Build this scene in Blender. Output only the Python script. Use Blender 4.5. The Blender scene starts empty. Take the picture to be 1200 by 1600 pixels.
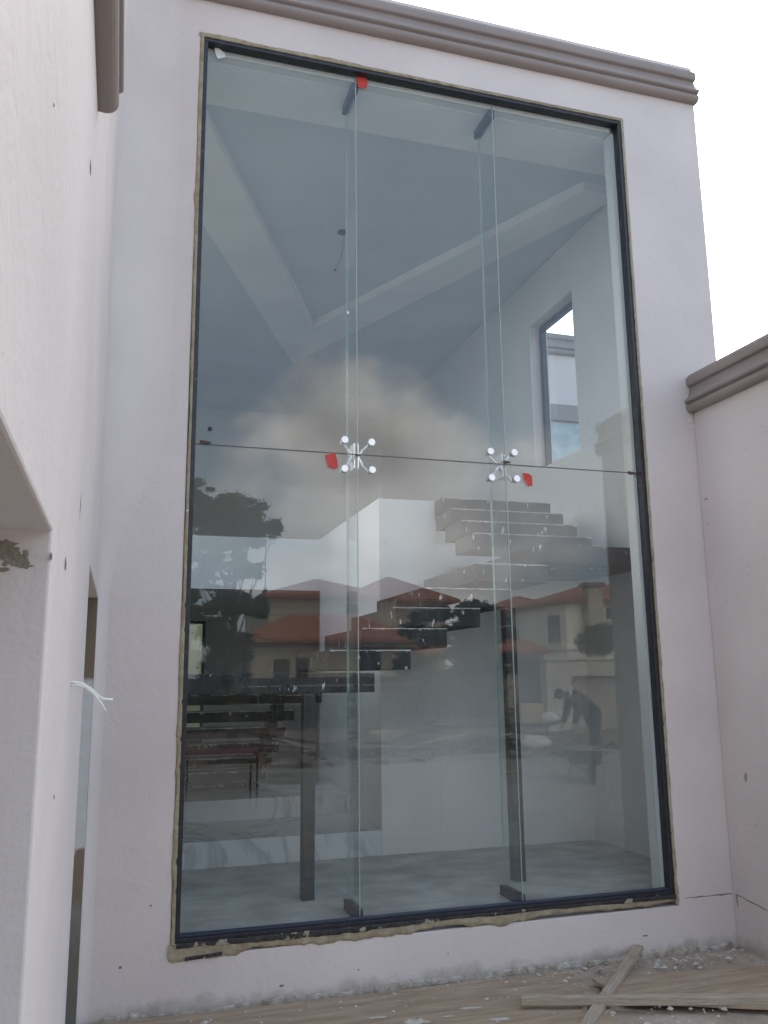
import bpy, bmesh, math, random
from mathutils import Vector, Matrix, noise
random.seed(7)
S = bpy.context.scene
COL = S.collection
PI = math.pi

# ------------------------------------------------------------------ camera
F = 1330.0                                  # focal length in photo pixels (photo 1200 x 1600)
Yc = Vector((-415.0, 260.0, F)).normalized()
Xc = Vector((4420.0, 206.0, F)); Xc = (Xc - Xc.dot(Yc) * Yc).normalized()
Zc = Xc.cross(Yc)
if Zc.y > 0: Zc = -Zc
R3 = Matrix((Xc, Yc, Zc))                   # camera(u right, v down, forward) -> world
CAM = Vector((0.0, -4.583, 1.6))
cd = bpy.data.cameras.new('camera'); cam = bpy.data.objects.new('camera', cd); COL.objects.link(cam)
right = R3 @ Vector((1, 0, 0)); up = -(R3 @ Vector((0, 1, 0))); back = -(R3 @ Vector((0, 0, 1)))
cam.matrix_world = Matrix.Translation(CAM) @ Matrix((right, up, back)).transposed().to_4x4()
cd.sensor_fit = 'VERTICAL'; cd.sensor_height = 24; cd.lens = 24 * F / 1600
cd.clip_start = 0.05; cd.clip_end = 2000
S.camera = cam
S.render.resolution_x = 768; S.render.resolution_y = 1024

# ------------------------------------------------------------------ world, sun, exposure
SUN_EL, SUN_AZ = math.radians(48), math.radians(20)      # the sun stands behind the house, veiled by cloud
w = bpy.data.worlds.new('World'); S.world = w; w.use_nodes = True
nt = w.node_tree; nt.nodes.clear(); N = nt.nodes.new; L = nt.links.new
out = N('ShaderNodeOutputWorld'); bg = N('ShaderNodeBackground'); L(bg.outputs[0], out.inputs[0])
sky = N('ShaderNodeTexSky'); sky.sky_type = 'NISHITA'; sky.sun_disc = False
sky.sun_elevation = SUN_EL; sky.sun_rotation = SUN_AZ; sky.air_density = 1.2; sky.dust_density = 2.0
tc = N('ShaderNodeTexCoord'); mp = N('ShaderNodeMapping'); mp.inputs['Scale'].default_value = (1, 1, 1.9)
mp.inputs['Location'].default_value = (0.35, 0.1, 0.15)
L(tc.outputs['Generated'], mp.inputs[0])
nz = N('ShaderNodeTexNoise'); nz.inputs['Scale'].default_value = 3.4; nz.inputs['Detail'].default_value = 8
nz.inputs['Roughness'].default_value = 0.55; nz.inputs['Distortion'].default_value = 0.25
L(mp.outputs[0], nz.inputs['Vector'])
sep = N('ShaderNodeSeparateXYZ'); L(tc.outputs['Generated'], sep.inputs[0])
def wmath(op, a, b=None, c=None):
    m = N('ShaderNodeMath'); m.operation = op
    for i, v in enumerate((a, b, c)):
        if v is None: continue
        if isinstance(v, (int, float)): m.inputs[i].default_value = v
        else: L(v, m.inputs[i])
    return m.outputs[0]
def wramp(val, a, b, lo=0.0, hi=1.0):
    m = N('ShaderNodeMapRange'); m.interpolation_type = 'SMOOTHSTEP'
    L(val, m.inputs[0]); m.inputs[1].default_value = a; m.inputs[2].default_value = b
    m.inputs[3].default_value = lo; m.inputs[4].default_value = hi
    return m.outputs[0]
elev = sep.outputs['Z']; front = sep.outputs['Y']
low = wramp(elev, 0.08, 0.40, 0.10, -0.10)                # cloud bank low, breaking up higher
sunside = wramp(front, -0.25, 0.45, 0.0, 0.45)            # all cloud on the sun's side
wn = N('ShaderNodeTexNoise'); wn.inputs['Scale'].default_value = 7.0; wn.inputs['Detail'].default_value = 7; wn.inputs['Roughness'].default_value = .6; L(tc.outputs['Generated'], wn.inputs['Vector'])
wv_ = N('ShaderNodeVectorMath'); wv_.operation = 'SUBTRACT'; L(wn.outputs['Color'], wv_.inputs[0]); wv_.inputs[1].default_value = (.5, .5, .5)
ws_ = N('ShaderNodeVectorMath'); ws_.operation = 'MULTIPLY_ADD'; L(wv_.outputs[0], ws_.inputs[0]); ws_.inputs[1].default_value = (.25, .25, .25); L(tc.outputs['Generated'], ws_.inputs[2])
cloudy = None
for (cx_, cy_, cz_), rad_, amt_ in (((0.241, -0.93, 0.276), 0.13, 0.26), ((0.321, -0.91, 0.261), 0.13, 0.24), ((0.16, -0.942, 0.296), 0.1, 0.16), ((0.362, -0.921, 0.143), 0.25, 0.2), ((0.107, -0.971, 0.216), 0.12, 0.12), ((0.465, -0.813, 0.35), 0.16, -0.28), ((0.084, -0.931, 0.355), 0.12, -0.16), ((0.197, -0.874, 0.444), 0.2, -0.2)):      # heaped cloud banks and clear gaps, by compass direction
    dd = N('ShaderNodeVectorMath'); dd.operation = 'DISTANCE'; L(ws_.outputs[0], dd.inputs[0]); dd.inputs[1].default_value = (cx_, cy_, cz_)
    g_ = wramp(dd.outputs['Value'], 0.0, rad_ * 1.6, amt_, 0.0)
    cloudy = g_ if cloudy is None else wmath('ADD', cloudy, g_)
cover = wmath('ADD', wmath('ADD', wmath('ADD', nz.outputs['Fac'], low), sunside), cloudy)
mask = wramp(cover, 0.48, 0.86)
nz2 = N('ShaderNodeTexNoise'); nz2.inputs['Scale'].default_value = 5.0; nz2.inputs['Detail'].default_value = 6
L(mp.outputs[0], nz2.inputs['Vector'])
bright = wmath('MULTIPLY', wramp(nz2.outputs['Fac'], 0.32, 0.66, 1.6, 2.9), wramp(front, -0.35, 0.5, 1.0, 1.15))
cc = N('ShaderNodeCombineColor')
L(wmath('MULTIPLY', bright, 1.05), cc.inputs[0]); L(bright, cc.inputs[1]); L(wmath('MULTIPLY', bright, 0.975), cc.inputs[2])
sk = N('ShaderNodeVectorMath'); sk.operation = 'SCALE'; L(sky.outputs[0], sk.inputs[0]); sk.inputs['Scale'].default_value = 0.12
veil = N('ShaderNodeVectorMath'); veil.operation = 'ADD'; L(sk.outputs[0], veil.inputs[0]); veil.inputs[1].default_value = (0.54, 0.67, 0.84)   # thin high haze over the blue
mx = N('ShaderNodeMix'); mx.data_type = 'RGBA'
L(mask, mx.inputs[0]); L(veil.outputs[0], mx.inputs[6]); L(cc.outputs[0], mx.inputs[7])
L(mx.outputs[2], bg.inputs[0]); bg.inputs[1].default_value = 1.0
sd = bpy.data.lights.new('sun', 'SUN'); sd.energy = 0.5; sd.angle = math.radians(14); sd.color = (1.0, 0.96, 0.9)
so = bpy.data.objects.new('sun', sd); COL.objects.link(so)
sdir = Vector((math.sin(SUN_AZ) * math.cos(SUN_EL), math.cos(SUN_AZ) * math.cos(SUN_EL), math.sin(SUN_EL)))
so.rotation_euler = sdir.to_track_quat('Z', 'Y').to_euler(); so.location = sdir * 30
S.view_settings.view_transform = 'Standard'; S.view_settings.look = 'None'
S.view_settings.exposure = 0.04; S.view_settings.gamma = 1.0; S.view_settings.use_curve_mapping = False
S.render.engine = 'CYCLES'
S.cycles.max_bounces = 12; S.cycles.transparent_max_bounces = 24; S.cycles.diffuse_bounces = 6; S.cycles.glossy_bounces = 6

# ------------------------------------------------------------------ surveying helpers (a photo point on a world plane)
def ray(u, v): return R3 @ Vector((u - 600, v - 800, F))
def onX(u, v, x): d = ray(u, v); return CAM + d * ((x - CAM.x) / d.x)
def onY(u, v, y): d = ray(u, v); return CAM + d * ((y - CAM.y) / d.y)
def onZ(u, v, z): d = ray(u, v); return CAM + d * ((z - CAM.z) / d.z)
GY = 0.05                                   # front face of the glass
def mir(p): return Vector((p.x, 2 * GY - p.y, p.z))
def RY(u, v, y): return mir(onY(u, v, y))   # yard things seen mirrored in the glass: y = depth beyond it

# ------------------------------------------------------------------ object helpers
def link(name, data=None, parent=None):
    o = bpy.data.objects.new(name, data); COL.objects.link(o)
    if parent is not None: o.parent = parent
    return o
def tag(o, label=None, cat=None, group=None, kind=None):
    if label: o['label'] = label
    if cat: o['category'] = cat
    if group: o['group'] = group
    if kind: o['kind'] = kind
    return o
def thing(name, label, cat, loc=(0, 0, 0), rz=0.0, group=None):
    o = link(name); o.location = loc; o.rotation_euler = (0, 0, rz)
    o.empty_display_size = 0.1
    return tag(o, label, cat, group)
def obj(name, bm, m, parent=None, smooth=False, bevel=0.0):
    me = bpy.data.meshes.new(name)
    bmesh.ops.recalc_face_normals(bm, faces=bm.faces)
    bm.to_mesh(me); bm.free()
    if m: me.materials.append(m)
    if smooth:
        for p in me.polygons: p.use_smooth = True
    o = link(name, me, parent)
    if parent is not None and parent.matrix_parent_inverse: pass
    if bevel:
        b = o.modifiers.new('bevel', 'BEVEL'); b.width = bevel; b.segments = 2; b.limit_method = 'ANGLE'; b.angle_limit = math.radians(40)
    return o
def NB(): return bmesh.new()
def bx(bm, x0, x1, y0, y1, z0, z1, M=None):
    vs = [bm.verts.new((x, y, z)) for x in (x0, x1) for y in (y0, y1) for z in (z0, z1)]
    if M: 
        for v in vs: v.co = M @ v.co
    for f in ((0,1,3,2),(4,6,7,5),(0,4,5,1),(2,3,7,6),(0,2,6,4),(1,5,7,3)): bm.faces.new([vs[i] for i in f])
    return vs
def BX(*a, **k): bm = NB(); bx(bm, *a, **k); return bm
def prism(bm, pts, z0, z1, M=None):
    a = [bm.verts.new((x, y, z0)) for x, y in pts]; b = [bm.verts.new((x, y, z1)) for x, y in pts]
    if M:
        for v in a + b: v.co = M @ v.co
    bm.faces.new(a[::-1]); bm.faces.new(b); n = len(pts)
    for i in range(n): bm.faces.new((a[i], a[(i+1) % n], b[(i+1) % n], b[i]))
def tube(bm, pts, r, n=8, caps=True):
    pts = [Vector(p) for p in pts]; rs = r if isinstance(r, (list, tuple)) else [r] * len(pts); rings = []
    for i, p in enumerate(pts):
        d = (pts[min(i+1, len(pts)-1)] - pts[max(i-1, 0)]).normalized()
        a = d.cross(Vector((0, 0, 1)) if abs(d.z) < 0.9 else Vector((1, 0, 0))).normalized(); b = d.cross(a)
        rings.append([bm.verts.new(p + (a * math.cos(2*PI*k/n) + b * math.sin(2*PI*k/n)) * rs[i]) for k in range(n)])
    for i in range(len(rings) - 1):
        for k in range(n): bm.faces.new((rings[i][k], rings[i][(k+1) % n], rings[i+1][(k+1) % n], rings[i+1][k]))
    if caps: bm.faces.new(rings[0]); bm.faces.new(rings[-1][::-1])
def beam(bm, a, b, wd, th, upv=(0, 0, 1)):
    a = Vector(a); b = Vector(b); d = (b - a).normalized(); s = d.cross(Vector(upv)).normalized(); u = s.cross(d)
    vs = []
    for p in (a, b):
        for q, t in ((-1, -1), (1, -1), (1, 1), (-1, 1)): vs.append(bm.verts.new(p + s * q * wd / 2 + u * t * th / 2))
    for f in ((0,1,2,3),(7,6,5,4),(0,4,5,1),(1,5,6,2),(2,6,7,3),(3,7,4,0)): bm.faces.new([vs[i] for i in f])
def wallxz(bm, xs, zs, holes, y0, y1, swap=False):
    """wall in the x-z plane from y0 to y1 with rectangular holes (x0,x1,z0,z1); swap=True: runs along y instead"""
    X = sorted(set(list(xs) + [h[0] for h in holes] + [h[1] for h in holes])); Z = sorted(set(list(zs) + [h[2] for h in holes] + [h[3] for h in holes]))
    def solid(i, j):
        if i < 0 or j < 0 or i >= len(X)-1 or j >= len(Z)-1: return False
        cx, cz = (X[i]+X[i+1])/2, (Z[j]+Z[j+1])/2
        return not any(h[0] < cx < h[1] and h[2] < cz < h[3] for h in holes)
    V = {}
    def v(i, j, k):
        if (i, j, k) not in V:
            y = (y0, y1)[k]; V[i, j, k] = bm.verts.new((y, X[i], Z[j]) if swap else (X[i], y, Z[j]))
        return V[i, j, k]
    for i in range(len(X)-1):
        for j in range(len(Z)-1):
            if not solid(i, j): continue
            for k in (0, 1): bm.faces.new((v(i,j,k), v(i+1,j,k), v(i+1,j+1,k), v(i,j+1,k)))
            if not solid(i-1, j): bm.faces.new((v(i,j,0), v(i,j+1,0), v(i,j+1,1), v(i,j,1)))
            if not solid(i+1, j): bm.faces.new((v(i+1,j,0), v(i+1,j+1,0), v(i+1,j+1,1), v(i+1,j,1)))
            if not solid(i, j-1): bm.faces.new((v(i,j,0), v(i+1,j,0), v(i+1,j,1), v(i,j,1)))
            if not solid(i, j+1): bm.faces.new((v(i,j+1,0), v(i+1,j+1,0), v(i+1,j+1,1), v(i,j+1,1)))
PROF = [(0, 0), (.025, -.002), (.043, .006), (.053, .022), (.053, .040), (.044, .052), (.036, .058), (.058, .066), (.064, .076), (.060, .088), (.046, .098),
        (.034, .112), (.022, .135), (.014, .160), (.010, .178), (.028, .182), (.036, .192), (.038, .235), (.030, .248), (.0, .252)]
def chaikin(P):
    Q = [P[0]]
    for a, b in zip(P, P[1:]): Q += [(a[0]*.75 + b[0]*.25, a[1]*.75 + b[1]*.25), (a[0]*.25 + b[0]*.75, a[1]*.25 + b[1]*.75)]
    return Q + [P[-1]]
PROF = chaikin(PROF)
def cornice(bm, a, b, outv, sc=1.0, base=-0.03):
    """moulding from a to b (3D, its lower inner edge), projecting along outv"""
    a = Vector(a); b = Vector(b); o = Vector(outv); rings = []
    pr = [(base, 0)] + PROF + [(base, .252)]
    n = max(2, int((b - a).length / 0.25))
    for i in range(n + 1):
        p = a.lerp(b, i / n)
        rings.append([bm.verts.new(p + o * q * sc + Vector((0, 0, h * sc + 0.0012 * math.sin(i * 1.7 + h * 40)))) for q, h in pr])
    for i in range(n):
        for k in range(len(pr)): bm.faces.new((rings[i][k], rings[i][(k+1) % len(pr)], rings[i+1][(k+1) % len(pr)], rings[i+1][k]))
    bm.faces.new(rings[0]); bm.faces.new(rings[-1][::-1])

# ------------------------------------------------------------------ materials
def mat(name, c1, c2=None, scale=3.0, rough=0.7, bump=0.0, bscale=60.0, metal=0.0, speck=None, lo=0.35, hi=0.65, stretch=None):
    m = bpy.data.materials.new(name); m.use_nodes = True; t = m.node_tree; b = t.nodes['Principled BSDF']; n = t.nodes.new; l = t.links.new
    b.inputs['Base Color'].default_value = (*c1, 1); b.inputs['Roughness'].default_value = rough; b.inputs['Metallic'].default_value = metal
    tcn = n('ShaderNodeTexCoord'); src = tcn.outputs['Object']
    if stretch:
        mpn = n('ShaderNodeMapping'); mpn.inputs['Scale'].default_value = stretch; l(src, mpn.inputs[0]); src = mpn.outputs[0]
    colout = None
    if c2:
        z = n('ShaderNodeTexNoise'); z.inputs['Scale'].default_value = scale; z.inputs['Detail'].default_value = 8; z.inputs['Roughness'].default_value = .6
        l(src, z.inputs['Vector']); r = n('ShaderNodeValToRGB'); r.color_ramp.elements[0].position = lo; r.color_ramp.elements[1].position = hi
        r.color_ramp.elements[0].color = (*c1, 1); r.color_ramp.elements[1].color = (*c2, 1); l(z.outputs['Fac'], r.inputs[0]); colout = r.outputs[0]
    if speck:
        c3, ssc, thr = speck
        z = n('ShaderNodeTexNoise'); z.inputs['Scale'].default_value = ssc; z.inputs['Detail'].default_value = 5; l(src, z.inputs['Vector'])
        mr = n('ShaderNodeMapRange'); mr.inputs[1].default_value = thr; mr.inputs[2].default_value = thr + .03; l(z.outputs['Fac'], mr.inputs[0])
        x = n('ShaderNodeMix'); x.data_type = 'RGBA'; l(mr.outputs[0], x.inputs[0]); x.inputs[7].default_value = (*c3, 1)
        if colout: l(colout, x.inputs[6])
        else: x.inputs[6].default_value = (*c1, 1)
        colout = x.outputs[2]
    if colout: l(colout, b.inputs['Base Color'])
    if bump:
        z = n('ShaderNodeTexNoise'); z.inputs['Scale'].default_value = bscale; z.inputs['Detail'].default_value = 6; l(src, z.inputs['Vector'])
        bp = n('ShaderNodeBump'); bp.inputs['Strength'].default_value = bump; bp.inputs['Distance'].default_value = 0.01
        l(z.outputs['Fac'], bp.inputs['Height']); l(bp.outputs[0], b.inputs['Normal'])
    return m
def nodes(m): t = m.node_tree; return t, t.nodes.new, t.links.new, t.nodes['Principled BSDF']

def plaster_mat(name, c, dirt=True):
    """painted plaster: faint roller tone, fine bump, splashed dirt low down"""
    m = mat(name, c, rough=.75); t, n, l, b = nodes(m)
    g = n('ShaderNodeNewGeometry'); pos = g.outputs['Position']
    z1 = n('ShaderNodeTexNoise'); z1.inputs['Scale'].default_value = 1.3; z1.inputs['Detail'].default_value = 5; l(pos, z1.inputs['Vector'])
    r1 = n('ShaderNodeValToRGB'); e = r1.color_ramp.elements; e[0].position = .3; e[1].position = .7
    e[0].color = (*[k * .91 for k in c], 1); e[1].color = (*[min(1, k * 1.05) for k in c], 1); l(z1.outputs['Fac'], r1.inputs[0])
    col = r1.outputs[0]
    sp = n('ShaderNodeTexNoise'); sp.inputs['Scale'].default_value = 34; sp.inputs['Detail'].default_value = 2; l(pos, sp.inputs['Vector'])
    sr = n('ShaderNodeMapRange'); sr.inputs[1].default_value = .775; sr.inputs[2].default_value = .80; l(sp.outputs['Fac'], sr.inputs[0])
    x0 = n('ShaderNodeMix'); x0.data_type = 'RGBA'; l(sr.outputs[0], x0.inputs[0]); l(col, x0.inputs[6]); x0.inputs[7].default_value = (.30, .27, .25, 1); col = x0.outputs[2]
    if dirt:
        s = n('ShaderNodeSeparateXYZ'); l(pos, s.inputs[0])
        z2 = n('ShaderNodeTexNoise'); z2.inputs['Scale'].default_value = 7; z2.inputs['Detail'].default_value = 9; z2.inputs['Roughness'].default_value = .7; l(pos, z2.inputs['Vector'])
        a = n('ShaderNodeMath'); a.operation = 'MULTIPLY_ADD'; l(z2.outputs['Fac'], a.inputs[0]); a.inputs[1].default_value = -.20; l(s.outputs['Z'], a.inputs[2])
        mr = n('ShaderNodeMapRange'); mr.inputs[1].default_value = -.02; mr.inputs[2].default_value = -.085; mr.inputs[3].default_value = 0; mr.inputs[4].default_value = .6; l(a.outputs[0], mr.inputs[0])
        x = n('ShaderNodeMix'); x.data_type = 'RGBA'; l(mr.outputs[0], x.inputs[0]); l(col, x.inputs[6]); x.inputs[7].default_value = (.27, .245, .20, 1); col = x.outputs[2]
    l(col, b.inputs['Base Color'])
    z3 = n('ShaderNodeTexNoise'); z3.inputs['Scale'].default_value = 90; z3.inputs['Detail'].default_value = 6; l(pos, z3.inputs['Vector'])
    z4 = n('ShaderNodeTexNoise'); z4.inputs['Scale'].default_value = 9; z4.inputs['Distortion'].default_value = 1.2; z4.inputs['Detail'].default_value = 3; l(pos, z4.inputs['Vector'])
    ad = n('ShaderNodeMath'); ad.operation = 'MULTIPLY_ADD'; l(z4.outputs['Fac'], ad.inputs[0]); ad.inputs[1].default_value = 4.0; l(z3.outputs['Fac'], ad.inputs[2])
    bp = n('ShaderNodeBump'); bp.inputs['Strength'].default_value = .25; bp.inputs['Distance'].default_value = .004; l(ad.outputs[0], bp.inputs['Height']); l(bp.outputs[0], b.inputs['Normal'])
    return m
M_wall = plaster_mat('painted_plaster', (.715, .65, .63))
M_inner = plaster_mat('interior_plaster', (.74, .735, .71), dirt=False)
M_ceil = plaster_mat('ceiling_shade_tint', (.68, .71, .75), dirt=False)  # outer ceiling and recess: shade put into the colour, darker and bluer
M_band = plaster_mat('ceiling_band_lit_tint', (.88, .88, .88), dirt=False)  # band and beam of the same ceiling: brighter light put into the colour
M_corn = mat('taupe_moulding', (.28, .238, .22), (.32, .275, .256), 2.0, .6, .15, 70, speck=((.45, .42, .40), 30, .79))
M_raw = mat('raw_cement', (.20, .165, .13), (.27, .23, .185), 6, .9, .8, 40)
M_frame = mat('dark_frame', (.013, .014, .019), (.030, .032, .042), 20, .35, .1, 80, speck=((.4, .38, .34), 38, .73))
M_framein = mat('dark_frame_side', (.03, .032, .05), None, rough=.4)
M_seal = mat('foam_sealant', (.30, .245, .16), (.43, .38, .27), 14, .9, .9, 50, speck=((.75, .73, .7), 24, .70))
M_mast = mat('black_mastic', (.012, .013, .018), (.05, .048, .05), 30, .5, .6, 60, speck=((.35, .31, .24), 18, .60))
M_steel = mat('brushed_steel', (.72, .72, .73), None, rough=.22, metal=1.0)
M_cap = mat('polished_cap', (.92, .92, .93), None, rough=.30, metal=0.35)
M_shoe = mat('blue_black_channel', (.026, .034, .062), None, rough=.4)
M_black = mat('black_painted_steel', (.012, .013, .015), (.03, .03, .032), 12, .45, .2, 60, speck=((.5, .5, .5), 20, .74))
M_red = mat('red_tape', (.70, .065, .05), (.60, .045, .035), 30, .5, .3, 40)
M_paper = mat('white_label_paper', (.75, .77, .76), None, rough=.6)
M_conc = mat('dusty_screed', (.38, .37, .345), (.60, .59, .55), 2.2, .8, .5, 30, speck=((.62, .6, .56), 12, .70), stretch=(1.6, 2.2, 1))
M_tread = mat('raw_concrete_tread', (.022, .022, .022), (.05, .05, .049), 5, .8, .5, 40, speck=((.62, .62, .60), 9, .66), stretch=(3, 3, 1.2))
M_ground = mat('dusty_ground', (.31, .255, .20), (.50, .425, .345), 3.0, .95, 1.0, 25, speck=((.66, .62, .57), 26, .66))
M_paving = mat('concrete_paving', (.29, .265, .225), (.43, .40, .35), .9, .9, .4, 12, speck=((.17, .155, .14), 3, .62), stretch=(1, 2.2, 1))
M_earth = mat('bare_earth', (.14, .10, .07), (.24, .185, .14), 2.0, .95, 1.0, 8)
M_lawn = mat('rough_grass', (.05, .07, .025), (.12, .12, .06), 1.5, .95, 1.0, 10)
M_ply = mat('weathered_plywood', (.29, .21, .14), (.47, .365, .265), 2.6, .85, .35, 30, speck=((.72, .68, .62), 5, .70), stretch=(1.2, 9, 1), lo=.3, hi=.7)
M_timber = mat('grey_timber', (.33, .265, .20), (.56, .475, .38), 7, .85, .6, 40, stretch=(1, 14, 14), lo=.3, hi=.7)
M_timber2 = mat('fresh_timber', (.40, .33, .25), (.52, .45, .36), 6, .85, .4, 40, stretch=(1, 8, 8))
M_marble = mat('white_marble', (.66, .67, .67), (.7, .71, .71), 3.5, .25)
t, n, l, b = nodes(M_marble)
g = n('ShaderNodeNewGeometry'); z = n('ShaderNodeTexNoise'); z.inputs['Scale'].default_value = 1.7; z.inputs['Detail'].default_value = 10; z.inputs['Distortion'].default_value = .8; l(g.outputs['Position'], z.inputs['Vector'])
a = n('ShaderNodeMath'); a.operation = 'SUBTRACT'; l(z.outputs['Fac'], a.inputs[0]); a.inputs[1].default_value = .5
c = n('ShaderNodeMath'); c.operation = 'ABSOLUTE'; l(a.outputs[0], c.inputs[0])
r = n('ShaderNodeValToRGB'); r.color_ramp.elements[0].position = 0; r.color_ramp.elements[0].color = (.44, .455, .46, 1); r.color_ramp.elements[1].position = .035; r.color_ramp.elements[1].color = (.66, .67, .665, 1)
l(c.outputs[0], r.inputs[0]); l(r.outputs[0], b.inputs['Base Color'])
M_cable = mat('white_cable', (.80, .79, .76), None, rough=.4)
M_wire = mat('dark_wire', (.05, .035, .03), None, rough=.5)
M_white = mat('white_sheet', (.78, .77, .75), (.6, .59, .57), 9, .6, .5, 20)
M_card = mat('cardboard', (.42, .31, .20), (.50, .38, .26), 5, .85)
M_housew = mat('house_render', (.44, .405, .33), (.52, .48, .40), .8, .85, .2, 10)
M_housew2 = mat('cream_house_render', (.86, .84, .78), (.9, .88, .82), .8, .85, .2, 10)
M_bark = mat('bark', (.07, .05, .035), (.13, .10, .075), 9, .9, 1.0, 30)
M_wglass = mat('dark_window_glass', (.02, .022, .025), None, rough=.06)
M_wfr = mat('window_joinery', (.10, .07, .055), None, rough=.5)
M_bars = mat('grey_gate_steel', (.06, .06, .062), None, rough=.5)
M_yardwall = mat('yard_wall_render', (.50, .47, .43), (.60, .57, .52), 1.0, .9, .3, 14)

def leaf_mat(name, a, b_):
    m = mat(name, a, b_, 1.4, .6); t, n, l, b = nodes(m)
    tr = n('ShaderNodeBsdfTranslucent'); tr.inputs[0].default_value = (*[k * 1.6 for k in b_], 1); mxs = n('ShaderNodeMixShader'); mxs.inputs[0].default_value = .12
    l(b.outputs[0], mxs.inputs[1]); l(tr.outputs[0], mxs.inputs[2]); l(mxs.outputs[0], t.nodes['Material Output'].inputs[0]); return m
M_leaf = leaf_mat('dark_leaf', (.016, .028, .010), (.044, .066, .022))
M_leaf2 = leaf_mat('mid_leaf', (.035, .070, .02), (.08, .13, .04))

def roof_mat():
    m = mat('red_roof_tiles', (.50, .165, .095), (.68, .27, .16), 2.5, .75); t, n, l, b = nodes(m)
    g = n('ShaderNodeNewGeometry'); wv = n('ShaderNodeTexWave'); wv.wave_type = 'BANDS'; wv.bands_direction = 'Z'; wv.inputs['Scale'].default_value = 3.4; wv.inputs['Distortion'].default_value = .4
    wx = n('ShaderNodeTexWave'); wx.bands_direction = 'X'; wx.inputs['Scale'].default_value = 1.5
    l(g.outputs['Position'], wv.inputs[0]); l(g.outputs['Position'], wx.inputs[0])
    a = n('ShaderNodeMath'); a.operation = 'ADD'; l(wv.outputs['Fac'], a.inputs[0]); l(wx.outputs['Fac'], a.inputs[1])
    bp = n('ShaderNodeBump'); bp.inputs['Strength'].default_value = .9; bp.inputs['Distance'].default_value = .12; l(a.outputs[0], bp.inputs['Height']); l(bp.outputs[0], b.inputs['Normal'])
    return m
M_roof = roof_mat()

def glass_mat(name, tint, f0=.055, dust=.02):
    """clear pane: see-through with an angle dependent mirror, a film of building dust and a few specks"""
    m = bpy.data.materials.new(name); m.use_nodes = True; t = m.node_tree; t.nodes.clear(); n = t.nodes.new; l = t.links.new
    o = n('ShaderNodeOutputMaterial'); tr = n('ShaderNodeBsdfTransparent'); tr.inputs[0].default_value = (*tint, 1)
    gl = n('ShaderNodeBsdfGlossy'); gl.inputs['Roughness'].default_value = 0.0; gl.inputs['Color'].default_value = (1, 1, 1, 1)
    lw = n('ShaderNodeLayerWeight'); lw.inputs[0].default_value = .5
    p = n('ShaderNodeMath'); p.operation = 'POWER'; l(lw.outputs['Facing'], p.inputs[0]); p.inputs[1].default_value = 5
    q = n('ShaderNodeMath'); q.operation = 'MULTIPLY_ADD'; l(p.outputs[0], q.inputs[0]); q.inputs[1].default_value = 1 - f0; q.inputs[2].default_value = f0
    mxs = n('ShaderNodeMixShader'); l(q.outputs[0], mxs.inputs[0]); l(tr.outputs[0], mxs.inputs[1]); l(gl.outputs[0], mxs.inputs[2])
    df = n('ShaderNodeBsdfDiffuse'); df.inputs[0].default_value = (.6, .58, .54, 1)
    g = n('ShaderNodeNewGeometry'); z = n('ShaderNodeTexNoise'); z.inputs['Scale'].default_value = 2.0; z.inputs['Detail'].default_value = 8; l(g.outputs['Position'], z.inputs['Vector'])
    mr = n('ShaderNodeMapRange'); mr.inputs[1].default_value = .35; mr.inputs[2].default_value = .8; mr.inputs[3].default_value = dust * .3; mr.inputs[4].default_value = dust * 2.2; l(z.outputs['Fac'], mr.inputs[0])
    zs = n('ShaderNodeTexNoise'); zs.inputs['Scale'].default_value = 48; zs.inputs['Detail'].default_value = 2; l(g.outputs['Position'], zs.inputs['Vector'])
    ms = n('ShaderNodeMapRange'); ms.inputs[1].default_value = .765; ms.inputs[2].default_value = .80; ms.inputs[4].default_value = .30; l(zs.outputs['Fac'], ms.inputs[0])
    ad = n('ShaderNodeMath'); ad.operation = 'ADD'; l(mr.outputs[0], ad.inputs[0]); l(ms.outputs[0], ad.inputs[1])
    m2 = n('ShaderNodeMixShader'); l(ad.outputs[0], m2.inputs[0]); l(mxs.outputs[0], m2.inputs[1]); l(df.outputs[0], m2.inputs[2]); l(m2.outputs[0], o.inputs[0])
    return m
M_glass = glass_mat('tinted_pane_glass', (.955, .98, .985), .046, .010)
M_fin = glass_mat('glass_fin', (.95, .98, .975), .035, .008)
M_edge = mat('green_glass_edge', (.40, .48, .46), None, rough=.15)

# ------------------------------------------------------------------ the setting: ground sheets
def sheet(name, x0, x1, y0, y1, z, m, n=1, amp=0.0):
    bm = NB(); nx = ny = n; V = {}
    for i in range(nx + 1):
        for j in range(ny + 1):
            x = x0 + (x1-x0)*i/nx; y = y0 + (y1-y0)*j/ny
            h = noise.noise(Vector((x*1.7, y*1.7, 3))) * amp + noise.noise(Vector((x*7, y*7, 9))) * amp * .4 if amp else 0
            V[i, j] = bm.verts.new((x, y, z + h))
    for i in range(nx):
        for j in range(ny): bm.faces.new((V[i,j], V[i+1,j], V[i+1,j+1], V[i,j+1]))
    return tag(obj(name, bm, m, None, smooth=True), kind='structure')
sheet('ground', -400, 400, -400, 400, -.06, M_lawn)
sheet('bare_earth', -30, 60, -34, -11.2, -.03, M_earth, 40, .04)
sheet('paving', -30, 60, -11.0, -1.6, -.012, M_paving)
sheet('dusty_apron', -.5, 6.0, -1.75, .02, 0.0, M_ground, 60, .006)
bm = NB(); bx(bm, -30, 60, -11.25, -11.0, -.2, .07)
tag(obj('kerb', bm, M_paving, None, bevel=.01), kind='structure')
tag(obj('floor', BX(-.02, 3.62, .131, 7.2, .1, .33), M_conc), kind='structure')

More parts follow.
